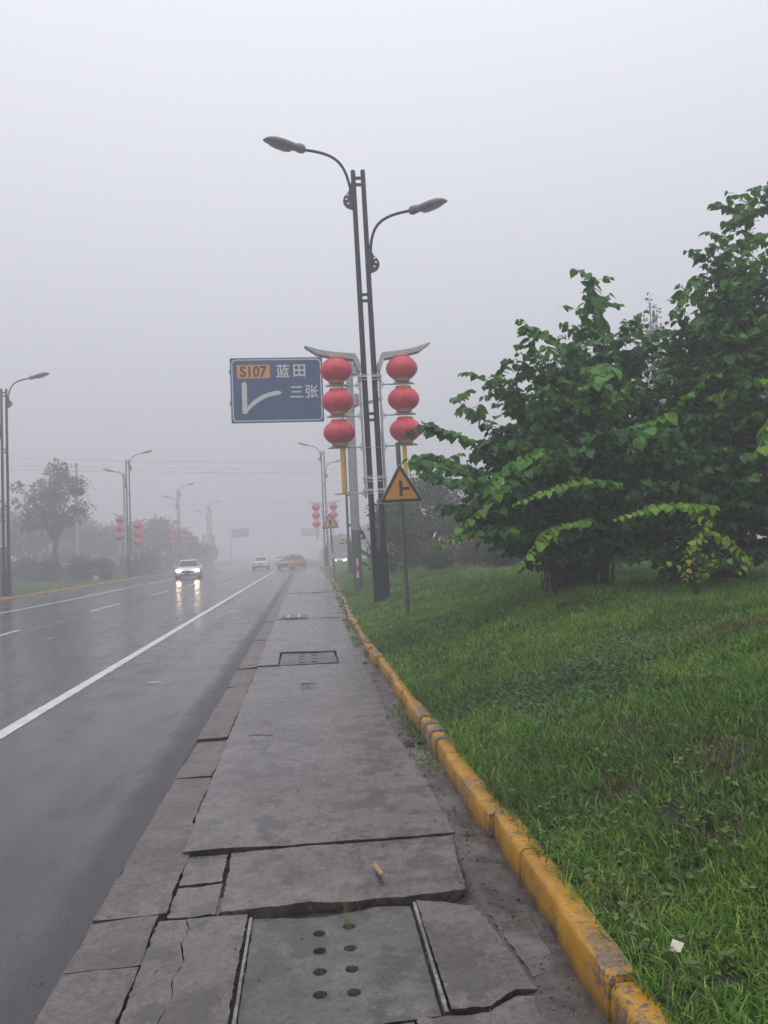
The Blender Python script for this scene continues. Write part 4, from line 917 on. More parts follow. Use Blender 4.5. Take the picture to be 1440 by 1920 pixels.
def make_lantern():
    root = empty('lantern', (0, 0, 0))
    H = .50; prof = []
    for k in range(17):
        t = k / 16; a = math.pi * (t - .5); prof.append((.19 + .185 * math.cos(a) ** .72 if abs(math.cos(a)) > 1e-6 else .19, -H / 2 + H * t))
    MB().lathe(prof, (0, 0, 0), 72, ribs=18, ribd=.05).build('shade', M['lantern_red'], root)
    b = MB(); b.lathe([(.165, .240), (.19, .252), (.19, .292), (.175, .302), (.06, .305)], n=32); b.build('top_ring', M['lantern_gold'], root)
    b = MB(); b.lathe([(.06, -.325), (.165, -.325), (.175, -.305), (.165, -.298), (.19, -.278), (.19, -.258), (.175, -.240)], n=32); b.build('bottom_ring', M['lantern_gold'], root)
    return root
LANT = None
ROWN = ('topmost', 'middle', 'lowest')
def hang_lanterns(pts, scale, where, flip):
    global LANT
    for sx, i, p in pts:
        o = make_lantern() if LANT is None else copy_tree(LANT)
        if LANT is None: LANT = o
        o.location = p; o.scale = (scale,) * 3; o.rotation_euler = (0, 0, random.uniform(0, .35))
        roadside = (sx < 0)
        tag(o, f"{ROWN[i]} red lantern on the {'road side' if roadside else 'grass side'} of {where}", 'lantern', 'red lanterns on the lamp posts')
R1 = (1.83, 18.6, bz(1.83, 18.6) - .02)
_, pts = lamp_post(R1, 0, 1.034, R(-.95), 'nearest double pole street lamp, charcoal, carrying two columns of bright red lanterns', (0, 0), True); hang_lanterns(pts, 1.04, 'the nearest lamp post', 0)
lamp_post((2.55, 41.8, bz(2.55, 41.8)), 0, 1.0, R(-.3), 'double pole street lamp half hidden behind the steel sign pole')
_, pts = lamp_post((1.98, 68, .45), 0, .985, R(-.2), 'fogged double pole lamp with pink looking lanterns behind the crossing sign', (-.22, -.2)); hang_lanterns(pts, 1.0, 'the fogged lamp post behind the crossing sign', 0)
lamp_post((-13.45, 36.8, .14), math.pi, .925, R(.0), 'dark double pole street lamp at the left edge across the road')
_, pts = lamp_post((-14.65, 67.4, .14), math.pi, .975, R(.0), 'grey double pole lamp with uneven lantern columns, left of the oncoming car', (-.95, -.40)); hang_lanterns(pts, 1.0, 'the lamp post left of the oncoming car', 1)
_, pts = lamp_post((-15.6, 100, .14), math.pi, 1.0, 0, 'faint double pole lamp behind the oncoming white car', (-.5, -.4)); hang_lanterns(pts, 1.0, 'the faint lamp post behind the oncoming car', 1)
_, pts = lamp_post((-16.0, 134, .2), math.pi, 1.0, 0, 'faintest double pole lamp, farthest along the left kerb', (-.6, -.5)); hang_lanterns(pts, 1.0, 'the faintest lamp post along the left kerb', 1)

# ------------------------------------------------------------------ signs
def text_mesh(body, size, loc, mat, parent, name='lettering', bold=.0, align='CENTER', sxx=1.0):
    c = bpy.data.curves.new(name, 'FONT'); c.body = body; c.size = size; c.align_x = align; c.align_y = 'CENTER'; c.offset = max(0, bold); c.extrude = .002
    t = bpy.data.objects.new('t', c); COL.objects.link(t); dg = bpy.context.evaluated_depsgraph_get()
    me = bpy.data.meshes.new_from_object(t.evaluated_get(dg)); bpy.data.objects.remove(t); bpy.data.curves.remove(c)
    xs = [v.co.x for v in me.vertices]; ys_ = [v.co.y for v in me.vertices]; mx, my = (min(xs) + max(xs)) / 2, (min(ys_) + max(ys_)) / 2
    for v in me.vertices: v.co = ((v.co.x - mx) * sxx + loc[0], loc[1] - v.co.z, v.co.y - my + loc[2])
    if bold < 0:                                  # heavier strokes: the same glyph doubled with a small shift
        src = me; vs = [tuple(v.co) for v in src.vertices]; fs = [tuple(p.vertices) for p in src.polygons]; b = MB()
        for k, (dx, dz) in enumerate(((0, 0), (bold, 0), (-bold, 0), (0, bold), (0, -bold))): b.add([(x + dx, y - .0005 * k, z + dz) for x, y, z in vs], fs)
        return b.build(name, mat, parent, fix=False)
    me.update(); return link_mesh(name, me, mat, parent)
def rrect(w, h, r, n=5, cx=0, cz=0):
    out = []
    for (sx, sz, a0) in ((1, 1, 0), (-1, 1, 90), (-1, -1, 180), (1, -1, 270)):
        for k in range(n + 1):
            a = R(a0 + 90 * k / n); out.append((cx + sx * (w / 2 - r) + r * math.cos(a), cz + sz * (h / 2 - r) + r * math.sin(a)))
    return out
def rtri(hw, h, r, z0=0, n=5):
    """rounded triangle, point up, base at z0"""
    c = [(-hw, z0), (hw, z0), (0, z0 + h)]; out = []
    for i in range(3):
        p, a, q = Vector(c[i - 1]), Vector(c[i]), Vector(c[(i + 1) % 3]); u = (p - a).normalized(); v = (q - a).normalized(); d = r / math.tan(u.angle(v) / 2)
        s0, s1 = a + u * d, a + v * d
        for k in range(n + 1):
            t = k / n; out.append(tuple(s0 * (1 - t) ** 2 + a * 2 * t * (1 - t) + s1 * t * t))
    return out
def ring_prism(b, outer, inner, y0, y1):
    n = len(outer); P = [(x, y0, z) for x, z in outer] + [(x, y0, z) for x, z in inner] + [(x, y1, z) for x, z in outer] + [(x, y1, z) for x, z in inner]
    F = []
    for i in range(n):
        j = (i + 1) % n; F += [(i, j, n + j, n + i), (2 * n + i, 3 * n + i, 3 * n + j, 2 * n + j), (i, 2 * n + i, 2 * n + j, j), (n + i, n + j, 3 * n + j, 3 * n + i)]
    b.add(P, F)
# gantry pole and blue direction board
gp = empty('sign_gantry', (1.70, 25, bz(1.70, 25) - .05), 0, 'steel gantry pole carrying the blue board, red and white strip near its foot', 'sign pole')
b = MB(); b.tube([(0, 0, 1.95), (-.02, 0, 7.55)], [.135, .118], 12); b.build('mast', M['galv'], gp)
b = MB(); b.tube([(0, 0, -.1), (0, 0, 2.0), (0, 0, 2.06)], [.17, .15, .138], 12); b.build('sleeve', M['galv_dark'], gp)
for k, (z0, m) in enumerate(((1.04, 'sign_white'), (.83, 'band_red'), (.62, 'sign_white'))): b = MB(); b.box((0, -.165, z0), (.075, .012, .21)); b.build('reflective_band', M[m], gp)
for z in (7.30, 6.28):
    b = MB(); b.tube([(.28, 0, z), (-3.9, .0, z)], .06, 10); b.build('arm', M['galv'], gp); b = MB(); b.box((.16, 0, z + .02), (.07, .34, .40)); b.box((.10, 0, z), (.12, .26, .30)); b.box((.24, 0, z + .02), (.05, .3, .36)); b.build('flange', M['galv'], gp)
bd = empty('direction_sign', (-.67, 24.86, 6.82), 0, 'blue road direction board with white arrow and orange S107 plate', 'road sign')
b = MB(); b.prism(rrect(2.95, 2.10, .03), -.025, .025); b.build('panel', M['sign_navy'] if 'sign_navy' in M else M['sign_blue'], bd)
b = MB(); ring_prism(b, rrect(2.86, 2.01, .14), rrect(2.79, 1.94, .11), -.031, -.0255); b.build('border', M['sign_white'], bd)
pl = MB(); pl.prism(rrect(1.06, .45, .06, cx=-.735, cz=.605), -.032, -.0255); pl = pl.build('route_plate', M['sign_orange'], bd)
b = MB(); ring_prism(b, rrect(1.03, .42, .05, cx=-.735, cz=.605), rrect(1.00, .39, .04, cx=-.735, cz=.605), -.036, -.0325); b.build('plate_edge', M['lantern_gold'], pl)
text_mesh('S107', .47, (-.735, -.036, .605), M['sign_black'], pl, bold=.014, sxx=.92)
text_mesh('蓝', .46, (.20, -.029, .62), M['sign_white'], bd, bold=-.008); text_mesh('田', .46, (.73, -.029, .62), M['sign_white'], bd, bold=-.008)
text_mesh('三', .46, (.62, -.029, -.075), M['sign_white'], bd, bold=-.008); text_mesh('张', .46, (1.115, -.029, -.065), M['sign_white'], bd, bold=-.008)
b = MB(); b.prism([(-1.12, -.75), (-.96, -.75), (-.96, .22), (-1.04, .30), (-1.12, .22)], -.030, -.0255)
cv = bow((-.99, 0, -.66), (-.75, 0, -.36), (-.45, 0, -.14), (.06, 0, -.085), 14); up_ = []; dn_ = []
for i, p in enumerate(cv):
    t = (cv[min(i + 1, 14)] - cv[max(i - 1, 0)]).normalized(); nn = Vector((-t.z, 0, t.x)); w = .045 + .022 * min(1, i / 4); up_.append((p.x + nn.x * w, p.z + nn.z * w)); dn_.append((p.x - nn.x * w, p.z - nn.z * w))
b.prism(dn_ + [(.155, -.09)] + up_[::-1], -.034, -.0255); b.build('arrow', M['sign_white'], bd)
# T junction warning sign
sg = empty('junction_sign', (1.80, 13.7, bz(1.80, 13.7) - .02), 0, 'yellow triangular side road warning sign on its olive post in the lawn', 'road sign'); sg.rotation_euler = Euler((0, R(-1.0), 0))
b = MB(); b.tube([(0, 0, -.1), (0, 0, 3.12)], .043, 14); b.lathe([(.046, 3.10), (.046, 3.125)], n=14); b.build('post', M['post_olive'], sg)
zb = 2.04
b = MB(); b.prism(rtri(.405, .715, .035, zb), -.066, -.056); b.box((0, -.049, zb + .2), (.16, .014, .04)); b.box((0, -.049, zb + .45), (.1, .014, .04)); b.build('panel', M['sign_white'], sg)
b = MB(); b.prism(rtri(.395, .695, .035, zb + .008), -.069, -.0665); b.build('border', M['sign_black'], sg)
b = MB(); b.prism(rtri(.298, .520, .006, zb + .065), -.072, -.0695); b.build('face', M['sign_amber'], sg)
b = MB(); b.prism([(-.028, zb + .118), (.028, zb + .118), (.028, zb + .225), (.155, zb + .225), (.155, zb + .278), (.028, zb + .278), (.028, zb + .40), (-.028, zb + .40)], -.075, -.0725); b.build('symbol', M['sign_black'], sg)
# pedestrian crossing sign
ps = empty('crossing_sign', (1.50, 38.5, .10), 0, 'small leaning pedestrian crossing warning sign with a banded post at the kerb', 'road sign'); ps.rotation_euler = Euler((0, R(-2.8), 0))
b = MB(); b.tube([(0, 0, -.1), (0, 0, 3.2)], .042, 10); b.build('post', M['galv_dark'], ps)
for z0, m in ((1.55, 'band_red'), (1.30, 'sign_white'), (1.05, 'band_red')): b = MB(); b.tube([(0, 0, z0 - .12), (0, 0, z0 + .12)], .048, 10); b.build('reflective_band', M[m], ps)
zb = 2.66
b = MB(); b.prism(rtri(.43, .76, .03, zb), -.066, -.056); b.box((0, -.05, zb + .3), (.12, .014, .05)); b.build('panel', M['sign_black'], ps)
M['sign_pale'] = simple('sign_pale', (.62, .42, .20), .45, 0, .08, 3)
b = MB(); b.prism(rtri(.345, .605, .006, zb + .05), -.070, -.0665); b.build('face', M['sign_pale'], ps)
b = MB(); b.lathe([(.032, -.0735), (.032, -.0705)], (0, 0, zb + .47), 10, axis='y')
b.prism([(-.05, zb + .43), (.05, zb + .43), (.09, zb + .30), (.06, zb + .29), (.045, zb + .34), (.045, zb + .25), (.11, zb + .11), (.06, zb + .11), (0, zb + .21), (-.06, zb + .11), (-.11, zb + .11), (-.045, zb + .25), (-.045, zb + .34), (-.06, zb + .29), (-.09, zb + .30)], -.0735, -.0705)
for k in range(6):
    x = -.24 + k * .095; s = -.04 * (x / .24); b.prism([(x - .018 , zb + .065), (x + .018, zb + .065), (x + .018 + s, zb + .15 if abs(x) > .15 else zb + .10), (x - .018 + s, zb + .15 if abs(x) > .15 else zb + .10)], -.0765, -.0736)
b.build('symbol', M['sign_black'], ps)
M['sign_hazed'] = simple('sign_hazed', (.10, .13, .18), .5)  # board blue greyed so the colour itself carries some of the fog
# faint boards further along the road
for (x, y, px0, px1, z0, z1, lab) in ((-15.7, 170, .35, 4.0, 5.7, 7.65, 'faint road board on a cantilever post along the left kerb'), (5.0, 190, -5.4, -.9, 5.9, 7.8, 'faint road board in the fog beyond the side road')):
    r = empty('fogged_sign', (x, y, .1), 0, lab, 'road sign')
    b = MB(); b.tube([(0, 0, -.1), (0, 0, z1 + .3)], [.16, .12], 8); b.build('post', M['galv'], r); b = MB(); b.tube([(0, .1, (z0 + z1) / 2), (px1 if px1 > 0 else px0, .1, (z0 + z1) / 2)], .06, 6); b.build('arm', M['galv'], r)
    b = MB(); b.prism(rrect(px1 - px0, z1 - z0, .03, cx=(px0 + px1) / 2, cz=(z0 + z1) / 2), -.03, .03); b.build('panel', M['sign_hazed'], r)
# notice board at the left edge
r = empty('notice_board', (-17.05, 45, lz(-17, 45)), 0, 'white notice board with lines of text cut by the left edge', 'notice board')
b = MB(); b.box((0, 0, 2.95), (1.3, .05, 1.22)); b.build('panel', M['sign_white'], r)
b = MB(); 
for k in range(7): b.box((.03 * (k % 3), -.028, 3.42 - k * .15), (1.06 - .06 * (k % 3), .004, .055))
M['ink_grey'] = simple('ink_grey', (.25, .26, .28), .5, 0, .5, 40); b.build('lettering', M['ink_grey'], r)
b = MB(); b.box((0, .02, 1.15), (1.25, .04, 2.4)); b.build('back_panel', M['galv_dark'], r)
for sx in (-1, 1): b = MB(); b.box((sx * .68, 0, 1.75), (.08, .08, 3.7)); b.build('post', M['pole_black'], r)

# ------------------------------------------------------------------ wires and poles
for (x, y, h, lab) in ((-20.15, 72, 10.2, 'faint concrete utility pole behind the slender tree'), (-16.9, 76, 9.7, 'faint utility pole just left of the lantern post'), (-14.6, 126, 9, 'faint utility pole far along the left verge')):
    r = empty('utility_pole', (x, y, lz(x, y)), 0, lab, 'utility pole', 'utility poles in the fog')
    b = MB(); b.tube([(0, 0, -.2), (0, 0, h)], [.17, .11], 10); b.build('pole', M['pole_concrete'], r); b = MB(); b.lathe([(.125, h - .25), (.13, h - .2), (.13, h - .1), (.05, h + .12)], (0, 0, 0), 10); b.build('cap', M['galv_dark'], r)
for k, (z0, z1, y0) in enumerate(((12.35, 11.0, 65), (11.6, 10.45, 65), (11.35, 10.15, 66), (9.0, 8.6, 84), (6.9, 8.2, 100))):
    b = MB(); a, c = Vector((-60, y0, z0 + .35)), Vector((45, y0 + 22, z1 + .3)); b.tube([a.lerp(c, t) - Vector((0, 0, 1.2 * 4 * t * (1 - t))) for t in [i / 24 for i in range(25)]], .010, 5)
    o = b.build('power_line', M['wire']); tag(o, ('topmost overhead wire', 'second overhead wire', 'third overhead wire', 'single faint overhead wire under the upper three', 'lowest and faintest overhead wire')[k] + ' crossing the road in the fog', 'wire', 'overhead wires')

# ------------------------------------------------------------------ vehicles
def sedan(label, cat, loc, head, body, upper=None, lights=None, taxi=False, tail=None):
    root = empty('car', loc, head, label, cat, 'cars on the road')
    st = [(-2.30, .62, .42, .84), (-2.22, .76, .28, .93), (-1.9, .86, .22, .98), (-1.5, .885, .2, 1.0), (-.6, .9, .2, .98), (.3, .9, .2, .97), (1.0, .895, .2, .95), (1.5, .88, .21, .88), (1.95, .85, .24, .80), (2.20, .76, .28, .68), (2.32, .60, .36, .58)]
    b = MB(); n = 10; P = []
    for x, w, z0, z1 in st:
        P += [(x, -w * .9, z0), (x, -w, z0 + .12), (x, -w * 1.0, z0 + (z1 - z0) * .62), (x, -w * .965, z1 - .07), (x, -w * .87, z1), (x, w * .87, z1), (x, w * .965, z1 - .07), (x, w, z0 + (z1 - z0) * .62), (x, w, z0 + .12), (x, w * .9, z0)]
    F = [(i * n + k, i * n + (k + 1) % n, (i + 1) * n + (k + 1) % n, (i + 1) * n + k) for i in range(len(st) - 1) for k in range(n)]
    b.add(P, F, True); b.add(P[:n], [tuple(range(n))]); b.add(P[-n:], [tuple(range(n))]); b.build('body', M[body], root)
    gh = [(-1.72, .74, .98), (-1.05, .60, 1.40), (-.6, .585, 1.455), (.1, .59, 1.46), (.42, .605, 1.40), (1.12, .77, .94)]
    b = MB(); P = []
    for x, w, z in gh: P += [(x, -w, z), (x, w, z)]
    sideL = [(-1.72, -.78, .96), (1.12, -.80, .92)]
    # roof strip + side walls
    m = len(gh); F = [(2 * i, 2 * i + 1, 2 * i + 3, 2 * i + 2) for i in range(m - 1)]
    b.add(P, F, True)
    for s in (-1, 1):
        Q = [(x, s * w, z) for x, w, z in gh] + [(.9, s * .82, .93), (0, s * .835, .95), (-1.4, s * .825, .97)]
        b.add(Q, [tuple(range(len(Q)))])
    b.build('cabin', M[upper or body], root)
    def quad(name, pts, off, mat, par=root, inset=.07):
        c = sum((Vector(p) for p in pts), Vector()) / len(pts); nn = (Vector(pts[1]) - Vector(pts[0])).cross(Vector(pts[-1]) - Vector(pts[0])).normalized()
        if nn.dot(Vector((c.x, c.y, 0)) + Vector((0, 0, c.z - .9))) < 0: nn = -nn
        Q = [Vector(p).lerp(c, inset) + nn * off for p in pts]; k = len(Q); bb = MB(); bb.add(Q + [q - nn * off * 1.5 for q in Q], [tuple(range(k))] + [(i, (i + 1) % k, (i + 1) % k + k, i + k) for i in range(k)]); return bb.build(name, M[mat], par)
    quad('windscreen', [(1.12, -.77, .94), (1.12, .77, .94), (.42, .605, 1.40), (.42, -.605, 1.40)], .008, 'car_glass', inset=.06)
    quad('rear_window', [(-1.72, -.74, .98), (-1.05, -.60, 1.40), (-1.05, .60, 1.40), (-1.72, .74, .98)], .008, 'car_glass', inset=.09)
    for s in (-1, 1):
        quad('side_window', [(.86, s * .815, .955), (.36, s * .635, 1.37), (-.22, s * .62, 1.40), (-.22, s * .825, .965)], .012, 'car_glass', inset=.04)
        quad('side_window', [(-.28, s * .825, .965), (-.28, s * .62, 1.40), (-.95, s * .63, 1.36), (-1.35, s * .82, .985)], .012, 'car_glass', inset=.04)
        b = MB(); b.box((.78, s * .98, 1.0), (.12, .2, .13)); b.build('mirror', M[body], root)
        for x in (1.42, -1.38):
            b = MB(); b.lathe([(.32, -.1), (.33, -.07), (.33, .07), (.32, .1)], (x, s * .82, .32), 20, axis='y'); wl = b.build('wheel', M['tyre'], root)
            b = MB(); b.lathe([(.20, -.005), (.21, .0), (.15, .01)] if s > 0 else [(.15, -.01), (.21, .0), (.20, .005)], (x, s * .925, .32), 14, axis='y'); b.build('rim', M['rim'], wl)
            b = MB(); pr = [(x + .40 * math.cos(a), .30 + .40 * math.sin(a)) for a in [math.pi * k / 12 for k in range(13)]]; b.prism(pr, s * .80, s * .905); b.build('wheel_arch', M['trim_black'], root)
        hm = M[lights] if lights else M['rim']
        b = MB(); b.add([(2.215, s * .76, .62), (2.32, s * .50, .60), (2.30, s * .48, .70), (2.16, s * .72, .735), (2.05, s * .83, .72), (2.10, s * .83, .64)], [tuple(range(6))]); b.tube([(2.14, s * .64, .66), (2.30, s * .62, .655)], .075, 10); b.build('headlight', hm, root)
        b = MB(); b.box((-2.20, s * .62, .80), (.12, .30, .14)); b.build('tail_light', M['tail_red'], root)
    b = MB(); b.box((2.305, 0, .58), (.05, .86, .13)); b.build('grille', M['trim_black'], root)
    b = MB(); b.box((2.285, 0, .34), (.07, 1.1, .13)); b.box((2.16, .62, .36), (.12, .22, .1)); b.box((2.16, -.62, .36), (.12, .22, .1)); b.build('intake', M['trim_black'], root)
    b = MB(); b.box((2.34, 0, .46), (.012, .44, .14)); b.build('number_plate', M['plate_blue'], root)
    b = MB(); b.box((-2.312, 0, .62), (.012, .44, .14)); b.build('number_plate', M['plate_blue'], root)
    b = MB(); b.box((-2.25, 0, .36), (.12, 1.3, .16)); b.build('rear_valance', M['trim_black'], root)
    if taxi: b = MB(); b.box((-.1, 0, 1.52), (.16, .5, .13)); b.build('roof_sign', M['taxi_yellow'], root)
    return root
sedan('oncoming white sedan with both headlights lit and mirrored on the wet road', 'car', (-8.75, 60.5, .01), R(-90 + 5), 'car_white', lights='headlight')
sedan('white sedan driving away, seen from behind, in the middle of the road', 'car', (-4.85, 89, .01), R(91), 'car_white')
sedan('orange yellow taxi turning out of the side road past the pavement end', 'taxi', (-1.25, 84, .01), R(-90 - 25), 'taxi_yellow', 'taxi_roof', lights='headlight_dim' if False else None, taxi=True)
sedan('pale car with glowing headlights waiting in the side road behind the poles', 'car', (5.3, 95, .01), R(-90 - 28), 'car_silver', lights='headlight_dim')
sedan('faint white car far off in the fog behind the taxi', 'car', (-3.7, 124, .01), R(90), 'car_white')

# ------------------------------------------------------------------ small things
r = empty('garden_rock', (-15.4, 63.5, lz(-15.4, 63.5)), 0, 'upright grey rock with a hollow standing behind the biggest clipped bush', 'rock')
bm = bmesh.new(); bmesh.ops.create_icosphere(bm, subdivisions=4, radius=1)
for v in bm.verts:
    p = v.co.copy(); f = 1 + .35 * (vnoise(p.x * 2 + 3, p.z * 2, 1, 4) - .5) + .25 * (vnoise(p.y * 4, p.z * 4 + p.x * 3, 1, 9) - .5); v.co = Vector((p.x * .75 * f, p.y * .5 * f, (p.z * 1.05 * f) + .85)); h = math.hypot(v.co.x - .12, (v.co.z - 1.05) * .8)
    if h < .34 and v.co.y < 0: v.co.y += (.34 - h) * 1.1
me = bpy.data.meshes.new('boulder'); bm.to_mesh(me); bm.free(); smooth(me); link_mesh('boulder', me, M['stone'], r)
bm = bmesh.new(); bmesh.ops.create_icosphere(bm, subdivisions=3, radius=.24)
for v in bm.verts: v.co *= 1 + .4 * (vnoise(v.co.x * 5, v.co.z * 5 + v.co.y * 4, 1, 2) - .5)
me = bpy.data.meshes.new('white_rock'); bm.to_mesh(me); bm.free(); smooth(me); M['pale_stone'] = simple('pale_stone', (.36, .36, .34), .7); o = link_mesh('white_rock', me, M['pale_stone']); o.location = (-14.85, 57.2, lz(-14.85, 57.2) + .2); tag(o, 'small pale rock on the grass right of the biggest clipped bush', 'rock')
r = empty('bollard', (-16.1, 118, .15), 0, 'dark short post standing on the left verge before the faintest lamp', 'post'); b = MB(); b.lathe([(.2, 0), (.17, .1), (.15, 2.0), (.22, 2.05), (.24, 2.3), (.1, 2.5)], n=12); b.build('post', M['pole_black'], r)
b = MB(); b.lathe([(.24, 2.5), (.05, 2.7)], n=12); b.build('cap', M['galv_dark'], r)
r = empty('bollard', (2.75, 70.5, .5), 0, 'short dark banded post at the foot of the fogged lantern lamp', 'post'); b = MB(); b.lathe([(.07, -.4), (.07, .7), (.03, .75)], n=10); b.build('post', M['pole_black'], r); b = MB(); b.lathe([(.075, .45), (.075, .6)], n=10); b.build('band', M['band_red'], r)
# split bamboo scrap on the slab
b = MB(); prof = [(.012 * math.cos(a), .012 * math.sin(a)) for a in [math.pi * (k / 7) - .1 for k in range(8)]]; prof += [(q[0] * .72, q[1] * .72) for q in prof[::-1]]
n = len(prof); P = []
for y, jit in ((-.068, 0), (.0, 0), (.05, .2), (.075, 1)): P += [(x, y - jit * .02 * (i % 3), z + .004) for i, (x, z) in enumerate(prof)]
b.add(P, [(q * n + i, q * n + (i + 1) % n, (q + 1) * n + (i + 1) % n, (q + 1) * n + i) for q in range(3) for i in range(n)]); b.add(P[:n], [tuple(range(n))])
o = b.build('bamboo_scrap', M['dirt_wood']); o.location = (.293, 3.66, .022); o.rotation_euler = (0, 0, R(10)); tag(o, 'split piece of pale bamboo lying on the slab before the drain cover', 'wood scrap')
# crumpled dead leaves
def dead_leaf(loc, s, label, seed, n=1, mat='dead_leaf', name='fallen_leaf', cat='leaf'):
    r = random.Random(seed); b = MB()
    for k in range(n):
        ox, oy, rz = r.uniform(-.5, .5) * s * (n > 1), r.uniform(-.4, .4) * s * (n > 1), r.uniform(0, 6.28); m = 7; P = []; c, sn = math.cos(rz), math.sin(rz)
        for i in range(m):
            t = i / (m - 1); w = s * .32 * math.sin(math.pi * (t * .92 + .04)) * r.uniform(.8, 1.2)
            for q in (-1, 0, 1):
                x, y = (t - .5) * s, q * w; z = .006 + .25 * s * (abs(q) * .5 * r.uniform(.3, 1.1) + .3 * math.sin(t * 4 + seed)) * .6
                P.append((ox + x * c - y * sn, oy + x * sn + y * c, max(.003, z)))
        b.add(P, [(i * 3 + q, i * 3 + q + 1, i * 3 + q + 4, i * 3 + q + 3) for i in range(m - 1) for q in (0, 1)], True)
        b.tube([(ox - .5 * s * c, oy - .5 * s * sn, .006), (ox - .8 * s * c, oy - .8 * s * sn, .008)], .0018, 4)
    o = b.build(name, M[mat], fix=False); o.location = loc; return tag(o, label, cat)
dead_leaf((.0, 8.85, .036), .11, 'clump of dark wet leaves lying on the large smooth slab', 5, 4, name='leaf_clump', cat='leaves')
dead_leaf((2.61, 4.83, bz(2.61, 4.83) + .03), .13, 'curled brown leaf on the lawn right of the clover patch', 6, 3)
dead_leaf((2.23, 7.82, bz(2.23, 7.82) + .03), .11, 'brown leaf in the lawn behind the clover patch', 7, 2)
dead_leaf((3.24, 8.1, bz(3.24, 8.1) + .03), .14, 'brown leaf in the shaded lawn before the wide redbud', 8, 2)
dead_leaf((2.39, 9.96, bz(2.39, 9.96) + .03), .16, 'brown leaves in the lawn between sign post and redbud', 9, 3)
dead_leaf((3.21, 6.6, bz(3.21, 6.6) + .03), .11, 'brown leaf low in the lawn left of the sapling', 10, 2)
dead_leaf((1.395, 2.835, bz(1.395, 2.835) + .035), .05, 'single grey leaf on the grass beside the kerb', 11, 1)
dead_leaf((.83, 6.05, .0), .14, 'dark tangle of leaves against the kerb joint with bare mortar', 13, 6, mat='twig', name='leaf_clump', cat='leaves')
def twig_obj(pts, rad, loc, label, extra=()):
    b = MB(); b.tube(pts, rad, 5)
    for e in extra: b.tube(e, rad * .7, 4)
    o = b.build('twig', M['twig'], fix=False); o.location = loc; return tag(o, label, 'twig')
twig_obj([(-.09, .02, .004), (-.03, 0, .007), (.03, -.01, .006), (.10, -.045, .004)], .0035, (-.40, 6.48, .038), 'small dark twig with a forked end on the large slab', [[(-.03, 0, .007), (-.05, .03, .012), (-.06, .05, .01)], [(-.06, .01, .006), (-.1, -.02, .005)]])
twig_obj([(-.06, -.03, .02), (.0, .0, .035), (.05, .05, .05)], .003, (.80, 5.35, .0), 'straw coloured twig leaning against the kerb')
# paper bit in the grass
b = MB(); b.add([(-.028, -.004, .0), (.0, -.026, .004), (.030, .004, .006), (.002, .026, .012), (.0, 0, .011)], [(0, 1, 4), (1, 2, 4), (2, 3, 4), (3, 0, 4)]); o = b.build('paper_scrap', M['paper'], fix=False); o.location = (1.152, 2.461, bz(1.152, 2.461) + .045); o.rotation_euler = (R(12), R(-8), 0); tag(o, 'small folded cream paper scrap in the grass by the kerb', 'litter')
# litter on the asphalt
b = MB(); P = [(-.11, 0, .006), (-.07, -.03, .008), (-.01, -.035, .01), (.05, -.012, .009), (.12, .01, .006), (.06, .022, .012), (0, .03, .016), (-.06, .028, .012), (-.02, 0, .022), (.05, .005, .018)]
b.add(P, [(0, 1, 8), (1, 2, 8), (2, 3, 9, 8), (3, 4, 9), (4, 5, 9), (5, 6, 8, 9), (6, 7, 8), (7, 0, 8)], False); o = b.build('plastic_scrap', M['chip_plastic'], fix=False); o.location = (-1.88, 9.83, 0); tag(o, 'flattened grey green plastic scrap lying on the asphalt', 'litter')
b = MB(); b.add([(-.04, 0, .004), (0, -.02, .006), (.045, .0, .008), (.0, .025, .014)], [(0, 1, 3), (1, 2, 3)]); o = b.build('paper_scrap', M['paper'], fix=False); o.location = (-5.2, 16.5, .003); tag(o, 'tiny white scrap on the asphalt near the centre line', 'litter')
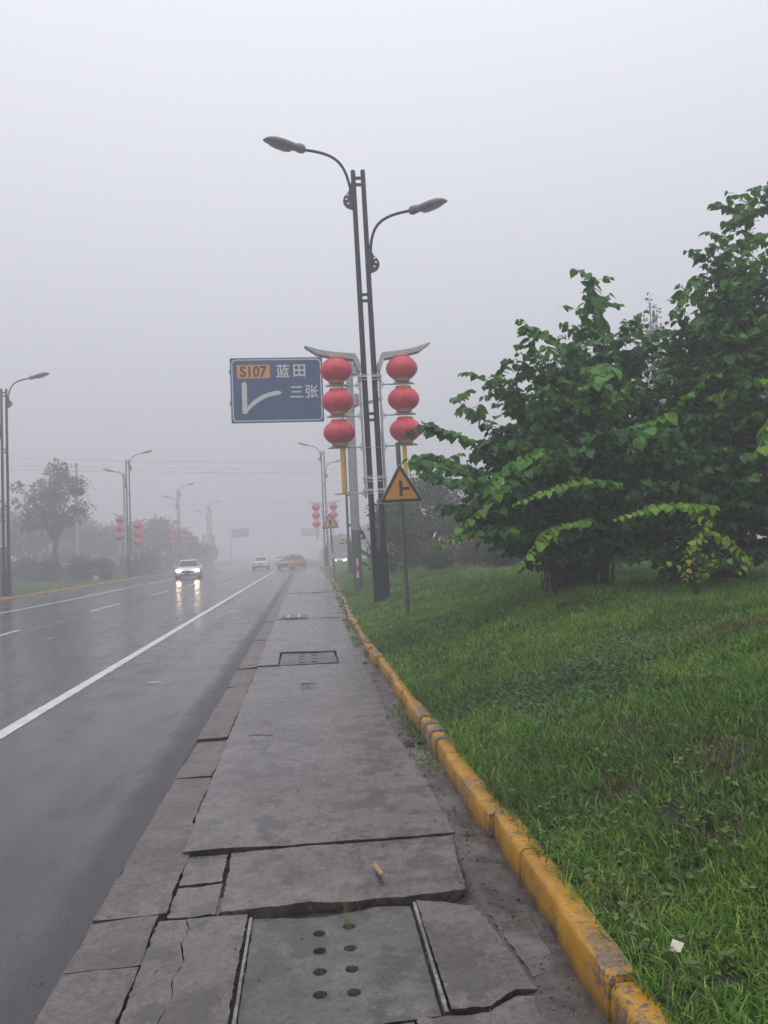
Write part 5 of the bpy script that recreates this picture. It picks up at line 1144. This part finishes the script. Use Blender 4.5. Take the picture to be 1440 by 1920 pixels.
# grass tuft growing through a drain hole
nb = 26; V = []; b = MB(); r = random.Random(4)
for k in range(nb):
    a = r.uniform(0, 6.28); L = r.uniform(.09, .18); bd_ = r.uniform(.15, .8); ox, oy = r.uniform(-.014, .014), r.uniform(-.014, .014); P = []
    for t in (0, .5, .85, 1):
        q = L * bd_ * t ** 1.6; w = .0013 * (1 - t * .9); P += [(ox + math.cos(a) * q - math.sin(a) * w, oy + math.sin(a) * q + math.cos(a) * w, L * t * (1 - .35 * bd_ * t)), (ox + math.cos(a) * q + math.sin(a) * w, oy + math.sin(a) * q - math.cos(a) * w, L * t * (1 - .35 * bd_ * t))]
    b.add(P, [(0, 1, 3, 2), (2, 3, 5, 4), (4, 5, 7, 6)], True)
M['tuft'] = simple('tuft', (.15, .17, .04), .5, 0, .4, 60); o = b.build('grass_tuft', M['tuft'], fix=False); o.location = (.131, 3.235, -.05); tag(o, 'thin grass tuft growing out of a hole in the drain cover', 'plant')
# shallow puddles in the joints
t = NT('puddle'); t.set(Base_Color=(.035, .028, .022), Roughness=.03); M['puddle'] = t.m
b = MB()
for (cx, cy, rx, ry, z, s) in ((-.42, 3.50, .03, .10, -.006, 1), (.70, 4.06, .14, .025, .004, 2), (.80, 4.6, .05, .3, -.012, 3), (.80, 3.6, .05, .2, -.014, 4)):
    r = random.Random(s); P = [(cx + rx * math.cos(a) * r.uniform(.7, 1.2), cy + ry * math.sin(a) * r.uniform(.7, 1.2), z) for a in [2 * math.pi * k / 18 for k in range(30)]]; b.add(P, [tuple(range(18))])
o = b.build('water', M['puddle'], fix=False); o['kind'] = 'structure'

# ------------------------------------------------------------------ haze
b = MB(); b.box((0, 237.5, 6.2), (620, 605, 14.9)); me_h = b.build('haze', None); me_h['kind'] = 'stuff'; me_h['label'] = 'pale fog filling the whole scene'
hm = bpy.data.materials.new('haze'); hm.use_nodes = True; ht = hm.node_tree; ht.nodes.clear()
ho = ht.nodes.new('ShaderNodeOutputMaterial'); hv = ht.nodes.new('ShaderNodeVolumePrincipled'); ht.links.new(hv.outputs[0], ho.inputs['Volume'])
hv.inputs['Density'].default_value = .0094; hv.inputs['Color'].default_value = (.94, .935, .955, 1); hv.inputs['Anisotropy'].default_value = .2
me_h.data.materials.append(hm)
